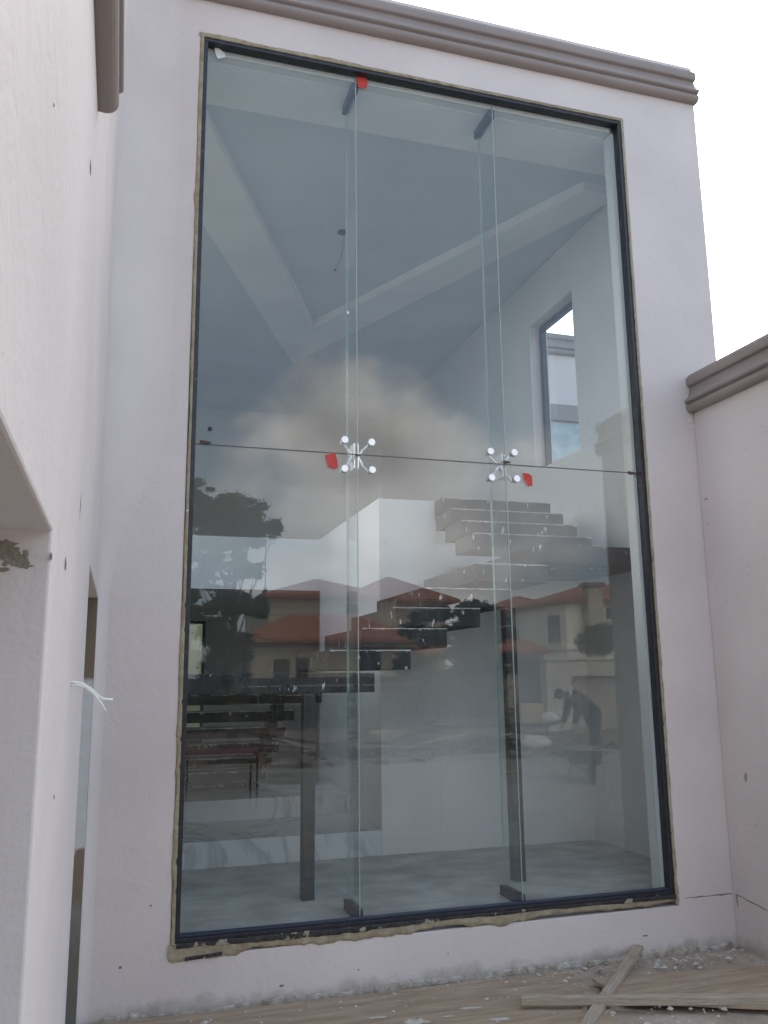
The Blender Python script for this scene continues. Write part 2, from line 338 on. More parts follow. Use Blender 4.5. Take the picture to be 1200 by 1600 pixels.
# ------------------------------------------------------------------ the house
WX0, WX1, WZ0, WZ1 = .30, 3.188, .262, 5.395         # rough opening of the tall window
LX = -.115                                            # face of the left wing
house = thing('house', 'pale mauve plastered house with taupe mouldings around a tall staircase window', 'house')
bm = NB(); wallxz(bm, (LX + .0, 3.795), (-.3, 5.93), [(WX0, WX1, WZ0, WZ1)], 0, .13)
obj('tower_wall', bm, M_wall, house, bevel=.006)
# side walls, back wall, roof of the tower
HS = (1.52, 2.33, 3.44, 4.86)
bm = NB(); wallxz(bm, (.131, 7.35), (-.3, 5.93), [HS], 3.62, 3.792, swap=True)
obj('right_tower_wall', bm, M_wall, house)
obj('right_interior_wall', (lambda b: (wallxz(b, (.133, 7.2), (.33, 5.34), [HS], 3.606, 3.62, swap=True), b)[1])(NB()), M_inner, house)
bm = NB(); wallxz(bm, (.131, 7.35), (-.3, 5.93), [(.3, 3.45, 2.6, 5.22)], -.112, -.02, swap=True)  # the unseen upper opening is added to let more daylight into the stairwell
obj('left_interior_wall', bm, M_inner, house)
bm = NB(); wallxz(bm, (-.02, 3.606), (.33, 5.60), [(.42, 1.10, .75, 2.35)], 7.2, 7.35)
obj('back_wall', bm, M_inner, house)
obj('roof_slab', BX(-.112, 3.792, .131, 7.35, 5.60, 5.75), M_wall, house)
obj('reveal', BX(3.122, 3.19, .0635, .155, .33, 5.311), M_inner, house); obj('reveal', BX(.30, 3.121, .0635, .1305, 5.316, 5.396), M_inner, house)
obj('reveal', BX(.29, .318, .0635, .155, .33, 5.311), M_inner, house); obj('reveal', BX(.30, 3.121, .0635, .1305, .25, .327), M_inner, house)
# ceiling with its V-shaped dropped band
I0, I1, I2, I3 = (.325, .53), (1.852, 3.93), (3.31, .75), (3.606, .75)
O0, O1, O2 = (-.02, .92), (1.84, 5.06), (3.606, .85)
bm = NB()
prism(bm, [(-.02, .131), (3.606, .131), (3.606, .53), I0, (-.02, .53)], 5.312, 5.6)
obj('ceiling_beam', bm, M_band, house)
bm = NB()
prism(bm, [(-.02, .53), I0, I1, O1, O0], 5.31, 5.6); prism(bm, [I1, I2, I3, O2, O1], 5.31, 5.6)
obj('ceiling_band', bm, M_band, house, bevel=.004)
bm = NB()
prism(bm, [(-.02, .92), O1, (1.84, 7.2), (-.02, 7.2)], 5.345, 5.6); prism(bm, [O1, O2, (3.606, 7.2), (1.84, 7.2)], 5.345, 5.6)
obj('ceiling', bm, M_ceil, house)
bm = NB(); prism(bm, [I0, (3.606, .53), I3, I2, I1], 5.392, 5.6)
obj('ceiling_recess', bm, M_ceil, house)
# mouldings
bm = NB(); cornice(bm, (LX - .3, 0, 5.625), (3.80, 0, 5.625), (0, -1, 0)); bx(bm, -.4, 3.8, -.005, .25, 5.87, 5.90)
obj('tower_cornice', bm, M_corn, house)
# left wing: door opening and a wide opening, wing wall higher next to the tower
bm = NB(); wallxz(bm, (-9, -2.46, -.045), (-.3, 1.84, 3.0, 3.28), [(-1.40, -.045, -.3, 2.0), (-7.0, -3.09, -.3, 1.84), (-2.46, -.045, 3.28, 6.3)], -.47, LX, swap=True)
obj('left_wing_wall', bm, M_wall, house, bevel=.005)
bm = NB(); bx(bm, -.47, LX, -2.46, -.045, 3.28, 6.4)
obj('upper_wing_wall', bm, M_wall, house)
bm = NB()                                             # soft inside corner between wing and tower
rows = []
for i in range(61):
    z = -.3 + 5.92 * i / 60; k = min(1, max(0, (z - 2.02) / 1.0)); k = k*k*(3 - 2*k); rx_ = .07 + .26*k; ry_ = .045 + .34*k
    rows.append([bm.verts.new((LX - .0012 + rx_*(1 - math.cos(q)), .0012 - ry_*(1 - math.sin(q)), z)) for q in [PI/2*j/12 for j in range(13)]])
for p_, q_ in zip(rows, rows[1:]):
    for j in range(12): bm.faces.new((p_[j], p_[j+1], q_[j+1], q_[j]))
obj('corner_fillet', bm, M_wall, house, smooth=True)
def jamb_mat():
    m = mat('patched_jamb', (.2, .16, .12)); t, n, l, b = nodes(m)
    g = n('ShaderNodeNewGeometry'); s = n('ShaderNodeSeparateXYZ'); l(g.outputs['Position'], s.inputs[0])
    z = n('ShaderNodeTexNoise'); z.inputs['Scale'].default_value = 16; z.inputs['Detail'].default_value = 8; l(g.outputs['Position'], z.inputs['Vector'])
    a = n('ShaderNodeMath'); a.operation = 'MULTIPLY_ADD'; l(z.outputs['Fac'], a.inputs[0]); a.inputs[1].default_value = .16; l(s.outputs['Z'], a.inputs[2])
    d = n('ShaderNodeMath'); d.operation = 'MULTIPLY'; l(a.outputs[0], d.inputs[0]); d.inputs[1].default_value = .5
    r = n('ShaderNodeValToRGB'); r.color_ramp.interpolation = 'LINEAR'; e = r.color_ramp.elements
    stops = [(0, (.14, .135, .12)), (.20, (.16, .15, .13)), (.30, (.22, .21, .19)), (.33, (.21, .155, .12)), (.43, (.22, .165, .13)), (.445, (.60, .60, .61)), (.83, (.62, .62, .63)), (.85, (.20, .155, .115)), (1, (.17, .13, .10))]
    e[0].position = 0; e[0].color = (*stops[0][1], 1); e[1].position = 1; e[1].color = (*stops[-1][1], 1)
    for p, c in stops[1:-1]: k = e.new(p); k.color = (*c, 1)
    l(d.outputs[0], r.inputs[0]); l(r.outputs[0], b.inputs['Base Color']); b.inputs['Roughness'].default_value = .9
    bp = n('ShaderNodeBump'); bp.inputs['Strength'].default_value = .8; bp.inputs['Distance'].default_value = .01; l(z.outputs['Fac'], bp.inputs['Height']); l(bp.outputs[0], b.inputs['Normal'])
    return m
obj('door_jamb', BX(-.47, LX - .003, -.055, -.042, -.3, 2.0), jamb_mat(), house)['label'] = 'half painted door jamb showing bare brown plaster'
obj('wing_back_wall', BX(-4.0, -3.9, -9, 0, -.3, 3.2), M_wall, house)
obj('wing_roof', BX(-4.0, -.471, -9, 0, 3.1, 3.28), M_wall, house)
bm = NB(); cornice(bm, (LX, -9.1, 3.02), (LX, -2.52, 3.02), (1, 0, 0), .95)
obj('left_cornice', bm, M_corn, house, smooth=False)
# right wing: a short thick wall
bm = NB(); bx(bm, 3.57, 6.0, -1.04, -.001, -.3, 3.53)
obj('right_wing_wall', bm, M_wall, house, bevel=.006)
bm = NB(); cornice(bm, (3.57, -1.04, 3.285), (3.57, -.001, 3.285), (-1, 0, 0)); cornice(bm, (3.57, -1.04, 3.285), (6.0, -1.04, 3.285), (0, -1, 0)); bx(bm, 3.55, 6.0, -1.06, 0, 3.531, 3.545)
obj('right_cornice', bm, M_corn, house)

# chips, cracks and the smear of unpainted plaster: small raised or dark patches on the walls
def blob(bm, c, ax, ay, nrm, rx, ry, th=.002, n=14, jag=.3, sd=0):
    rnd = random.Random(sd); c = Vector(c); ax = Vector(ax); ay = Vector(ay); nrm = Vector(nrm)
    ring = []; 
    for k in range(n):
        a = 2*PI*k/n; q = 1 + rnd.uniform(-jag, jag)
        ring.append(bm.verts.new(c + ax*math.cos(a)*rx*q + ay*math.sin(a)*ry*q + nrm*.0008))
    cv = bm.verts.new(c + nrm*th)
    for k in range(n): bm.faces.new((ring[k], ring[(k+1) % n], cv))
M_scuff = mat('scuff', (.36, .31, .28), (.5, .45, .42), 30, .9)
M_chip = mat('chipped_plaster', (.16, .13, .11), (.26, .22, .19), 40, .9)
bm = NB()
for i, (u, v, a, b_) in enumerate([(141, 262, .022, .014), (83, 164, .008, .006), (102, 882, .05, .03), (125, 790, .012, .08), (84, 1245, .02, .012), (80, 870, .018, .014)]):
    p = onX(u, v, LX); k = 1 if i == 0 else .45
    bm = NB(); blob(bm, p, (0, 1, 0), (0, 0, 1), (1, 0, 0), a*k, b_*k, sd=i); obj('chip', bm, M_chip, house)
bm = NB()
for i, (u, v, a, b_) in enumerate([(1103, 780, .03, .012), (1106, 818, .014, .008), (1165, 1215, .03, .05), (1180, 1290, .01, .008), (1152, 1405, .02, .06), (1130, 1100, .006, .006), (1170, 880, .008, .006)]):
    p = onX(u, v, 3.57); bm = NB(); blob(bm, p, (0, 1, 0), (0, 0, 1), (-1, 0, 0), a*.6, b_*.6, sd=40 + i); obj('scuff', bm, M_scuff, house)
bm = NB()
for i, (u, v, a, b_) in enumerate([(128, 1545, .012, .06), (130, 1500, .008, .006), (188, 1512, .008, .006), (1008, 1462, .018, .005), (440, 1540, .012, .006), (236, 1415, .006, .004), (560, 1515, .004, .005), (700, 1490, .004, .004)]):
    p = onY(u, v, 0); bm = NB(); blob(bm, p, (1, 0, 0), (0, 0, 1), (0, -1, 0), a, b_, sd=80 + i); obj('chip', bm, M_chip, house)
bm = NB()
# horizontal crack right of the window, turning onto the wing wall
def crack(bm, pts, axn, wdt=.0035):
    axn = Vector(axn); prev = None
    for i in range(len(pts)):
        a = Vector(pts[i]); d = (Vector(pts[min(i+1, len(pts)-1)]) - Vector(pts[max(i-1, 0)])).normalized(); s = d.cross(axn) * wdt * (.3 + random.random())
        cur = [bm.verts.new(q + axn * .0012) for q in (a - s, a + s)]
        if prev: bm.faces.new((prev[0], cur[0], cur[1], prev[1]))
        prev = cur
crack(bm, [onY(1070 + k*8.2, 1403.5 - k*.75 + random.uniform(-1, 1), 0) for k in range(10)], (0, -1, 0))
obj('crack', bm, M_chip, house); bm = NB()
crack(bm, [onX(1152 + k*8, 1398 + k*4.3 + random.uniform(-.7, .7), 3.57) for k in range(7)], (-1, 0, 0))
obj('crack', bm, M_chip, house)
M_peel = mat('peeled_paint', (.25, .225, .18), (.34, .31, .26), 60, .95, .8, 80); M_fill = mat('white_filler', (.80, .79, .77), (.66, .64, .63), 60, .8, .6, 60)
# peeling patch on the jamb of the wide opening
bm = NB()
for i, (u, v, a, b_) in enumerate([(4, 856, .022, .012), (16, 866, .016, .012), (27, 876, .016, .010), (40, 870, .006, .012), (36, 884, .014, .005), (8, 880, .004, .006), (5, 890, .010, .004), (-8, 850, .02, .01)]):
    p = onY(u, v, -3.09); bm = NB(); blob(bm, p, (1, 0, 0), (0, 0, 1), (0, -1, 0), a, b_, sd=120 + i, n=22, jag=.35); obj('peeled_patch', bm, M_peel, house)
# fresh plaster smears round the end of the right cornice
bm = NB()
for i, (u, v, a, b_) in enumerate([(1090, 588, .035, .02), (1100, 583, .03, .014), (1112, 581, .02, .01), (1078, 655, .02, .03), (1086, 666, .04, .014), (1075, 625, .012, .06)]):
    p = onY(u, v, 0); bm = NB(); blob(bm, p, (1, 0, 0), (0, 0, 1), (0, -1, 0), a, b_, sd=160 + i, jag=.35); obj('plaster_smear', bm, M_fill, house)

# ------------------------------------------------------------------ the tall window: frame, panes, fins, fittings
win = link('window', None, house); win['label'] = 'tall frameless-jointed staircase window in a dark frame'
fx0, fx1, fz0, fz1 = .320, 3.168, .322, 5.373
def frame_part(a): return obj('frame', BX(*a), M_frame, win, bevel=.002)
t_ = .024
frame_part((fx0, fx1, .0, .062, fz1 - t_, fz1)); frame_part((fx0, fx1, -.006, .062, fz0, fz0 + t_))
frame_part((fx0, fx0 + t_, .001, .062, fz0 + t_, fz1 - t_)); frame_part((fx1 - t_, fx1, .001, .062, fz0 + t_, fz1 - t_))
obj('glazing_bead', BX(fx0 + t_, fx1 - t_, .008, .046, fz0 + t_, fz0 + t_ + .012), M_shoe, win, bevel=.002)
J1, J2, JZ = onY(556.5, 118, .05).x, onY(768.5, 163, .05).x, onY(557, 710, .05).z
J1 = (onY(556, 118, .05).x + onY(562, 1430, .05).x) / 2; J2 = (onY(768, 163, .05).x + onY(818, 1405, .05).x) / 2
xs = [fx0 + t_ - .01, J1, J2, fx1 - t_ + .01]; zs = [fz0 + .015, JZ, fz1 - .015]; g = .0022
for i in range(3):
    for j in range(2):
        o = obj('glass_pane', BX(xs[i] + g, xs[i+1] - g, GY, GY + .010, zs[j] + g, zs[j+1] - g), M_glass, win)
for jx in (J1, J2):                                     # dark silicone in the joints
    obj('vertical_joint', BX(jx - g*.9, jx + g*.9, GY + .001, GY + .009, zs[0], zs[2]), M_edge, win)
obj('horizontal_joint', BX(xs[0], xs[3], GY - .001, GY + .009, JZ - .0020, JZ + .0020), mat('joint_silicone', (.10, .095, .09), None, rough=.6), win)
for jx in (J1, J2):
    fd = .235
    for z0, z1 in ((fz0 + .03, JZ - .06), (JZ + .06, fz1 - .03), (JZ - .058, JZ + .058)):
        pass
    obj('glass_fin', BX(jx - .006, jx + .006, GY + .013, GY + fd, fz0 + .03, fz1 - .07), M_fin, win)
    obj('fin_edge', BX(jx - .0062, jx + .0062, GY + fd, GY + fd + .003, fz0 + .03, fz1 - .07), M_edge, win)
    obj('top_channel', BX(jx - .022, jx + .022, GY + .012, GY + fd + .03, 5.255, 5.312), M_shoe, win, bevel=.003)
    obj('bottom_channel', BX(jx - .022, jx + .022, GY + .012, GY + fd + .03, .33, .385), M_shoe, win, bevel=.003)
def disc(bm, c, r, t, n=24):
    rings = []
    for rr, yy in ((r*.85, c[1]), (r, c[1] + t*.3), (r, c[1] + t)):
        rings.append([bm.verts.new((c[0] + rr*math.cos(2*PI*k/n), yy, c[2] + rr*math.sin(2*PI*k/n))) for k in range(n)])
    for a, b_ in zip(rings, rings[1:]):
        for k in range(n): bm.faces.new((a[k], a[(k+1) % n], b_[(k+1) % n], b_[k]))
    bm.faces.new(rings[0]); bm.faces.new(rings[-1][::-1])
for jx, ds in ((J1, [(539, 687), (581, 691), (539, 732), (582, 734)]), (J2, [(767, 705), (804, 707), (769, 746), (808, 748)])):
    bm = NB(); hubc = Vector((jx, GY + .075, JZ))
    for u, v in ds:
        p = onY(u, v, GY - .006); q = Vector((p.x, GY + .05, p.z))
        tube(bm, [hubc + Vector((math.copysign(.018, p.x - jx), 0, 0)), Vector((jx + (p.x - jx)*.55, GY + .072, JZ + (p.z - JZ)*.55)), q + Vector((0, .02, 0))], [.013, .009, .009], 10)
        tube(bm, [(p.x, GY + .011, p.z), (p.x, GY + .075, p.z)], .010, 12); tube(bm, [(p.x, GY + .011, p.z), (p.x, GY + .02, p.z)], .021, 16)
    for s in (-1, 1): bx(bm, jx + s*.010 - .004, jx + s*.010 + .004, GY + .03, GY + .12, JZ - .075, JZ + .075)
    sp = obj('spider_fitting', bm, M_steel, win, smooth=False)
    for u, v in ds:
        p = onY(u, v, GY - .006); bm = NB(); disc(bm, (p.x, GY - .009, p.z), .0225, .009); obj('cap', bm, M_cap, win)
# little setting blocks pinched in the horizontal joint
for u, v, s in ((320, 691, 1), (986, 739, 1), (791, 722, .8), (559, 711, .5)):
    p = onY(u, v, GY - .004); bm = NB(); pr = [(-.030, .004), (-.02, .010), (.012, .007), (.034, .004), (.034, -.004), (.008, -.010), (-.012, -.012), (-.024, -.004)]
    vs0 = [bm.verts.new((p.x + a*s, GY - .008, p.z + b_*s)) for a, b_ in pr]; vs1 = [bm.verts.new((p.x + a*s, GY - .0005, p.z + b_*s)) for a, b_ in pr]
    bm.faces.new(vs0); bm.faces.new(vs1[::-1])
    for k in range(len(pr)): bm.faces.new((vs0[k], vs0[(k+1) % 8], vs1[(k+1) % 8], vs1[k]))
    obj('packing_shim', bm, mat('brown_shim', (.10, .06, .045), None, rough=.7), win)

# ragged foam between frame and plaster
def ragged(bm, a, b_, outv, wfun, th=.010, n=220, sd=0.0, inner=0.0):
    a = Vector(a); b_ = Vector(b_); o = Vector(outv); R = []
    for i in range(n + 1):
        s = i / n; p = a.lerp(b_, s); d = s * (b_ - a).length
        wd = wfun(s) * (1 + .36*noise.noise(Vector((d*3.1, sd, 0))) + .30*noise.noise(Vector((d*11, sd, 5))) + .22*max(0, noise.noise(Vector((d*26, sd, 5)))) + .08*noise.noise(Vector((d*80, sd, 7))))
        wd = max(wd, .004); h = th * (.8 + .6*noise.noise(Vector((d*22, sd, 11))))
        R.append([bm.verts.new(p + o*q + Vector((0, -y, 0))) for q, y in ((-inner, .0005), (-inner*.5, h*.7), (wd*.35, h), (wd*.8, h*.85), (wd, h*.25), (wd, -.001))])
    for i in range(n):
        for k in range(5): bm.faces.new((R[i][k], R[i][k+1], R[i+1][k+1], R[i+1][k]))
ZT = fz1; 
bm = NB()
ragged(bm, (fx0 - .03, 0, fz1), (fx1 + .02, 0, fz1), (0, 0, 1), lambda s: .021 + (.006 if s < .35 else -.008 * (s > .6)), sd=1)
ragged(bm, (fx0, 0, fz0 - .05), (fx0, 0, fz1 + .02), (-1, 0, 0), lambda s: .019 + .004*math.sin(s*9), sd=2)
ragged(bm, (fx1, 0, fz0 - .05), (fx1, 0, fz1 + .01), (1, 0, 0), lambda s: .022 - .006*s, sd=3)
ragged(bm, (fx0 - .03, 0, fz0), (fx1 + .02, 0, fz0), (0, 0, -1), lambda s: .070 - .034*s + .006*math.sin(s*23), sd=4, th=.012)
obj('sealant', bm, M_seal, win)
bm = NB()
ragged(bm, (fx0, -.012, fz0 + .006), (fx1, -.012, fz0 + .006), (0, 0, -1), lambda s: .022 + .008*math.sin(s*7), sd=6, th=.004)
ragged(bm, (fx0, -.002, fz0), (fx0, -.002, 2.0), (-1, 0, 0), lambda s: .006, sd=7, th=.004)
ragged(bm, (fx1, -.002, fz0), (fx1, -.002, fz1), (1, 0, 0), lambda s: .006, sd=8, th=.004)
ragged(bm, (.37, -.0125, .262), (.55, -.0125, .272), (0, 0, -1), lambda s: .018, sd=9, th=.004, n=30)
obj('mastic', bm, M_mast, win)

bm = NB()
ragged(bm, (LX + .02, -.0005, -.01), (3.569, -.0005, -.01), (0, 0, 1), lambda s: .030 + .016*s + .008*math.sin(s*31), sd=12, th=.016, n=420)
obj('mortar_crust', bm, mat('mortar_crust', (.30, .26, .205), (.56, .53, .48), 22, .95, .9, 70), house)
# stickers and tape on the glass: things of their own
def patch(name, label, pts, m, y=GY - .0035, th=.002, cat='sticker', curl=.004, group=None):
    P = [onY(u, v, y) for u, v in pts]; bm = NB(); c = sum(P, Vector()) / len(P)
    n = len(P); A = []; B = []
    for i, p in enumerate(P):
        A.append(bm.verts.new(p + Vector((0, -curl*random.random(), 0)))); B.append(bm.verts.new(A[-1].co + Vector((0, th*.6, 0))))
    ca = bm.verts.new(c); cb = bm.verts.new(c + Vector((0, th*.6, 0)))
    for k in range(n):
        bm.faces.new((A[k], A[(k+1) % n], ca)); bm.faces.new((B[(k+1) % n], B[k], cb)); bm.faces.new((A[k], B[k], B[(k+1) % n], A[(k+1) % n]))
    return tag(obj(name, bm, m), label, cat, group)
patch('red_sticker', 'small red tape square at the top edge of the glass beside the first joint', [(558, 117), (572, 120), (574, 128), (573, 137), (566, 138), (559, 136)], M_red, group='red stickers on the glass')
patch('red_sticker', 'red tape scrap left of the left spider fitting', [(508, 711), (524, 708), (527, 720), (528, 731), (522, 733), (513, 729)], M_red, group='red stickers on the glass')
patch('red_sticker', 'red tape scrap with curled corner right of the right spider fitting', [(816, 739), (825, 740), (831, 744), (832, 759), (825, 760), (819, 750)], M_red, group='red stickers on the glass')
patch('paper_label', 'torn white paper label in the top left corner of the glass', [(335, 75), (342, 76), (350, 82), (353, 89), (346, 91), (340, 92), (337, 85)], M_paper)
patch('paper_label', 'tiny white speck of paper on the glass left of the first joint', [(541, 487), (544, 486), (546, 489), (543, 492)], M_paper)

p = onY(328, 670, GY - .004); bm = NB(); disc(bm, (p.x, GY - .006, p.z), .0125, .004)
tag(obj('rubber_pad', bm, M_black), 'small round black pad on the glass above the left end of the horizontal joint', 'pad')
# side window in the right tower wall
sw = link('side_window', None, house); sw['label'] = 'narrow upper window in the right inner wall'
y0, y1, z0, z1 = HS; xx = 3.71
for a in ((xx, xx+.05, y0, y1, z1-.045, z1), (xx, xx+.05, y0, y1, z0, z0+.045), (xx, xx+.05, y1-.045, y1, z0+.045, z1-.045), (xx, xx+.05, y0, y0+.045, z0+.045, z1-.045)):
    obj('frame', BX(*a), M_frame, sw, bevel=.002)
obj('glass_pane', BX(xx+.02, xx+.026, y0+.045, y1-.045, z0+.045, z1-.045), M_glass, sw)
# far lower-left window and upper back window
for (a0, a1, b0, b1) in ((.42, 1.10, .75, 2.35),):
    bw = link('back_window', None, house)
    bm = NB()
    for q in ((a0, a1, 7.24, 7.29, b1-.04, b1), (a0, a1, 7.24, 7.29, b0, b0+.04), (a0, a0+.04, 7.24, 7.29, b0+.04, b1-.04), (a1-.04, a1, 7.24, 7.29, b0+.04, b1-.04), ((a0+a1)/2-.02, (a0+a1)/2+.02, 7.243, 7.287, b0+.04, b1-.04)): bx(bm, *q)
    obj('frame', bm, M_frame, bw); obj('glass_pane', BX(a0+.04, a1-.04, 7.262, 7.268, b0+.04, b1-.04), M_glass, bw)

# ------------------------------------------------------------------ inside: stair core, landing, steps
obj('core_wall', (lambda b: (bx(b, 1.866, 2.33, 1.605, 3.65, .33, 2.95), b)[1])(NB()), M_inner, house, bevel=.004)
obj('core_wall', BX(2.33, 3.606, 1.606, 1.75, .33, 2.44), M_inner, house)
obj('upper_floor', BX(-.02, 1.866, 3.65, 7.2, 2.43, 2.94), M_inner, house)
obj('upper_floor', BX(1.866, 3.606, 3.651, 7.2, 2.43, 2.93), M_inner, house)
obj('core_wall', BX(2.6, 2.75, 3.66, 7.2, .33, 2.43), M_inner, house)
st = thing('staircase', 'unfinished dog-leg staircase of thick raw concrete treads on black posts behind the glass', 'staircase')
def lip(o, x0, x1, y, zt):
    bm = NB(); prev = None; n = int((x1 - x0) / .012)
    for i in range(n + 1):
        x = x0 + (x1 - x0)*i/n; d = .004 + .010*max(0, noise.noise(Vector((x*14, zt*9, 1)))) + .05*max(0, noise.noise(Vector((x*40, zt*5, 2))) - .42)
        cur = [bm.verts.new(q) for q in ((x, y + .012, zt + .002), (x, y - .003, zt + .002), (x, y - .003, zt - d))]
        if prev:
            for a, b in ((0, 1), (1, 2)): bm.faces.new((prev[a], prev[b], cur[b], cur[a]))
        prev = cur
    obj('plaster_drip', bm, M_drip, o)
M_drip = mat('white_plaster_drips', (.62, .62, .60), (.30, .30, .29), 18, .8, lo=.4, hi=.6)
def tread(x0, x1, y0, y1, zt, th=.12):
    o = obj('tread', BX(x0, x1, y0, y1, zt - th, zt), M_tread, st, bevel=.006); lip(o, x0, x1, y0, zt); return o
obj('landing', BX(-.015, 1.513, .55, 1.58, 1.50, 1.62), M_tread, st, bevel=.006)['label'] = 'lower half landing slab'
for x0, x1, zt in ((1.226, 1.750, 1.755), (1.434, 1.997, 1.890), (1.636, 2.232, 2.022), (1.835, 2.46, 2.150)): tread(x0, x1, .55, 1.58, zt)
tread(2.213, 2.737, .55, 1.58, 2.318)
obj('landing', BX(2.700, 3.60, .552, 1.58, 2.335, 2.460), M_tread, st, bevel=.006)['label'] = 'upper half landing slab streaked white'
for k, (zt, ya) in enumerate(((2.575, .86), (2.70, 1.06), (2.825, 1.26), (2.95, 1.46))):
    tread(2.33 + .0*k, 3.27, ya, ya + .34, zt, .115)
# lower flight climbs from the back toward the glass
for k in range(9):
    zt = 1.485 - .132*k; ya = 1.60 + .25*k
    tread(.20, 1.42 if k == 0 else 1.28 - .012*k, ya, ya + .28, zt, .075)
for xs_ in (.42, 1.13):
    bm = NB()
    for k in range(9):
        zt = 1.485 - .132*k; ya = 1.60 + .25*k; bx(bm, xs_ - .03, xs_ + .03, ya + .10, ya + .35, zt - .20, zt - .076)
    obj('stringer', bm, M_tread, st)
obj('post', BX(1.066, 1.140, .552, .626, .33, 1.499), M_black, st, bevel=.003)
obj('post', BX(2.41, 2.485, .552, .626, .33, 2.030), M_black, st, bevel=.003)
ms = thing('marble_steps', 'two low white veined marble steps at the foot of the stair', 'steps')
obj('step', BX(-.015, 1.864, 1.60, 2.42, .331, .505), M_marble, ms, bevel=.004)
obj('step', BX(-.015, 1.864, 2.421, 3.2, .331, .66), M_marble, ms, bevel=.004)
wr = thing('ceiling_wire', 'thin dark wire hanging from a round hole in the stair ceiling', 'wire', (1.69, 2.02, 5.39))
bm = NB(); tube(bm, [(0, 0, -.001), (0, 0, -.008)], .045, 18); obj('ceiling_hole', bm, M_wire, wr)
bm = NB(); tube(bm, [(.005, 0, -.005), (.01, .02, -.1), (-.005, .03, -.22), (-.04, .03, -.31), (-.06, .03, -.35)], .0025, 6); tube(bm, [(-.055, .03, -.34), (-.065, .03, -.36)], .009, 8)
obj('wire', bm, M_wire, wr)

tag(obj('courtyard_wall', BX(-1.5, 3.0, 8.6, 8.8, -.06, 3.6), mat('ochre_render', (.26, .24, .14), (.32, .29, .18), 2, .9), None, bevel=.01), 'ochre rendered courtyard wall glimpsed through the far lower left window', 'wall')
# neighbour seen through the side window
nb = thing('neighbouring_building', 'white plastered building with grey moulding seen through the side window', 'building')
obj('wall', BX(5.2, 7.3, 6.0, 12, -.06, 6.2), M_wall, nb)
bm = NB(); cornice(bm, (5.1, 6.0, 6.20), (7.35, 6.0, 6.20), (0, -1, 0), 1.3); obj('cornice', bm, M_corn, nb)
obj('string_course', BX(5.15, 7.32, 5.93, 5.999, 5.18, 5.42), M_corn, nb); bm = BX(5.4, 6.6, 5.97, 6.0, 4.35, 5.15); obj('window', bm, mat('pale_blue_glass', (.30, .40, .43), (.5, .58, .6), 6, .3), nb)

# ------------------------------------------------------------------ cables, timber, sheets and rubble in front of the window
yc_ = -2.2; cb = thing('loose_cable', 'two white electric cable ends sticking out of the left wall', 'cable')
def P(u, v, y): return onY(u, v, y)
p0 = onX(110, 1067, LX); yc_ = p0.y
for pl in ([(108, 1066), (118, 1066), (130, 1069), (143, 1077), (152, 1086), (160, 1092), (168, 1093), (176, 1093)], [(108, 1071), (120, 1070), (133, 1073), (146, 1083), (156, 1096), (161, 1104), (165, 1112)]):
    bm = NB(); tube(bm, [onY(u, v, yc_ + .004*i) for i, (u, v) in enumerate(pl)], .0034, 8); o = obj('cable', bm, M_cable, cb, smooth=True)
def batten(a, b_, wd, th, label, m=M_timber):
    a = Vector(a); b_ = Vector(b_); d = b_ - a; Ln = d.length
    bm = NB(); n = 14; R = []
    for i in range(n + 1):
        s = i/n; e = .0015; j = lambda: random.uniform(-e, e)
        R.append([bm.verts.new((s*Ln, y*wd/2 + j(), z*th/2 + j())) for y, z in ((-1, -.8), (-.85, -1), (.85, -1), (1, -.8), (1, .8), (.85, 1), (-.85, 1), (-1, .8))])
    for i in range(n):
        for k in range(8): bm.faces.new((R[i][k], R[i][(k+1) % 8], R[i+1][(k+1) % 8], R[i+1][k]))
    bm.faces.new(R[0]); bm.faces.new(R[-1][::-1])
    o = obj('timber_batten', bm, m); o.location = a; o.rotation_euler = d.to_track_quat('X', 'Z').to_euler()
    return tag(o, label, 'timber')
pa = onZ(813, 1562, .062); pb = onZ(1300, 1562, .055)
batten(pa, pb, .038, .040, 'long grey timber batten lying level across the other one')
qa = onY(998, 1480, -.035); qb = onZ(905, 1618, .022)
batten(qa, qb, .052, .026, 'short grey timber batten leaning against the wall under the long one')
def ply(corners, z, th, label, m=M_ply, rz=0):
    bm = NB(); prism(bm, corners, z, z + th); o = obj('plywood_sheet', bm, m); return tag(o, label, 'plywood')
def g2(u, v, z=.02): p = onZ(u, v, z); return (p.x, p.y)
M_dried = mat('dried_plaster', (.62, .58, .52), (.5, .46, .4), 20, .9)
bigply = ply([g2(150, 1600), g2(560, 1556), g2(893, 1519), g2(935, 1556), g2(1010, 1640), g2(300, 1760)], .008, .014, 'large flat plywood sheet lying along the foot of the window wall')
ply([g2(925, 1531, .03), g2(1230, 1509, .03), g2(1290, 1580, .03), g2(975, 1566, .03)], .024, .015, 'smaller plywood sheet with a broken corner beside the right wall')
bm = NB(); rnd = random.Random(3)
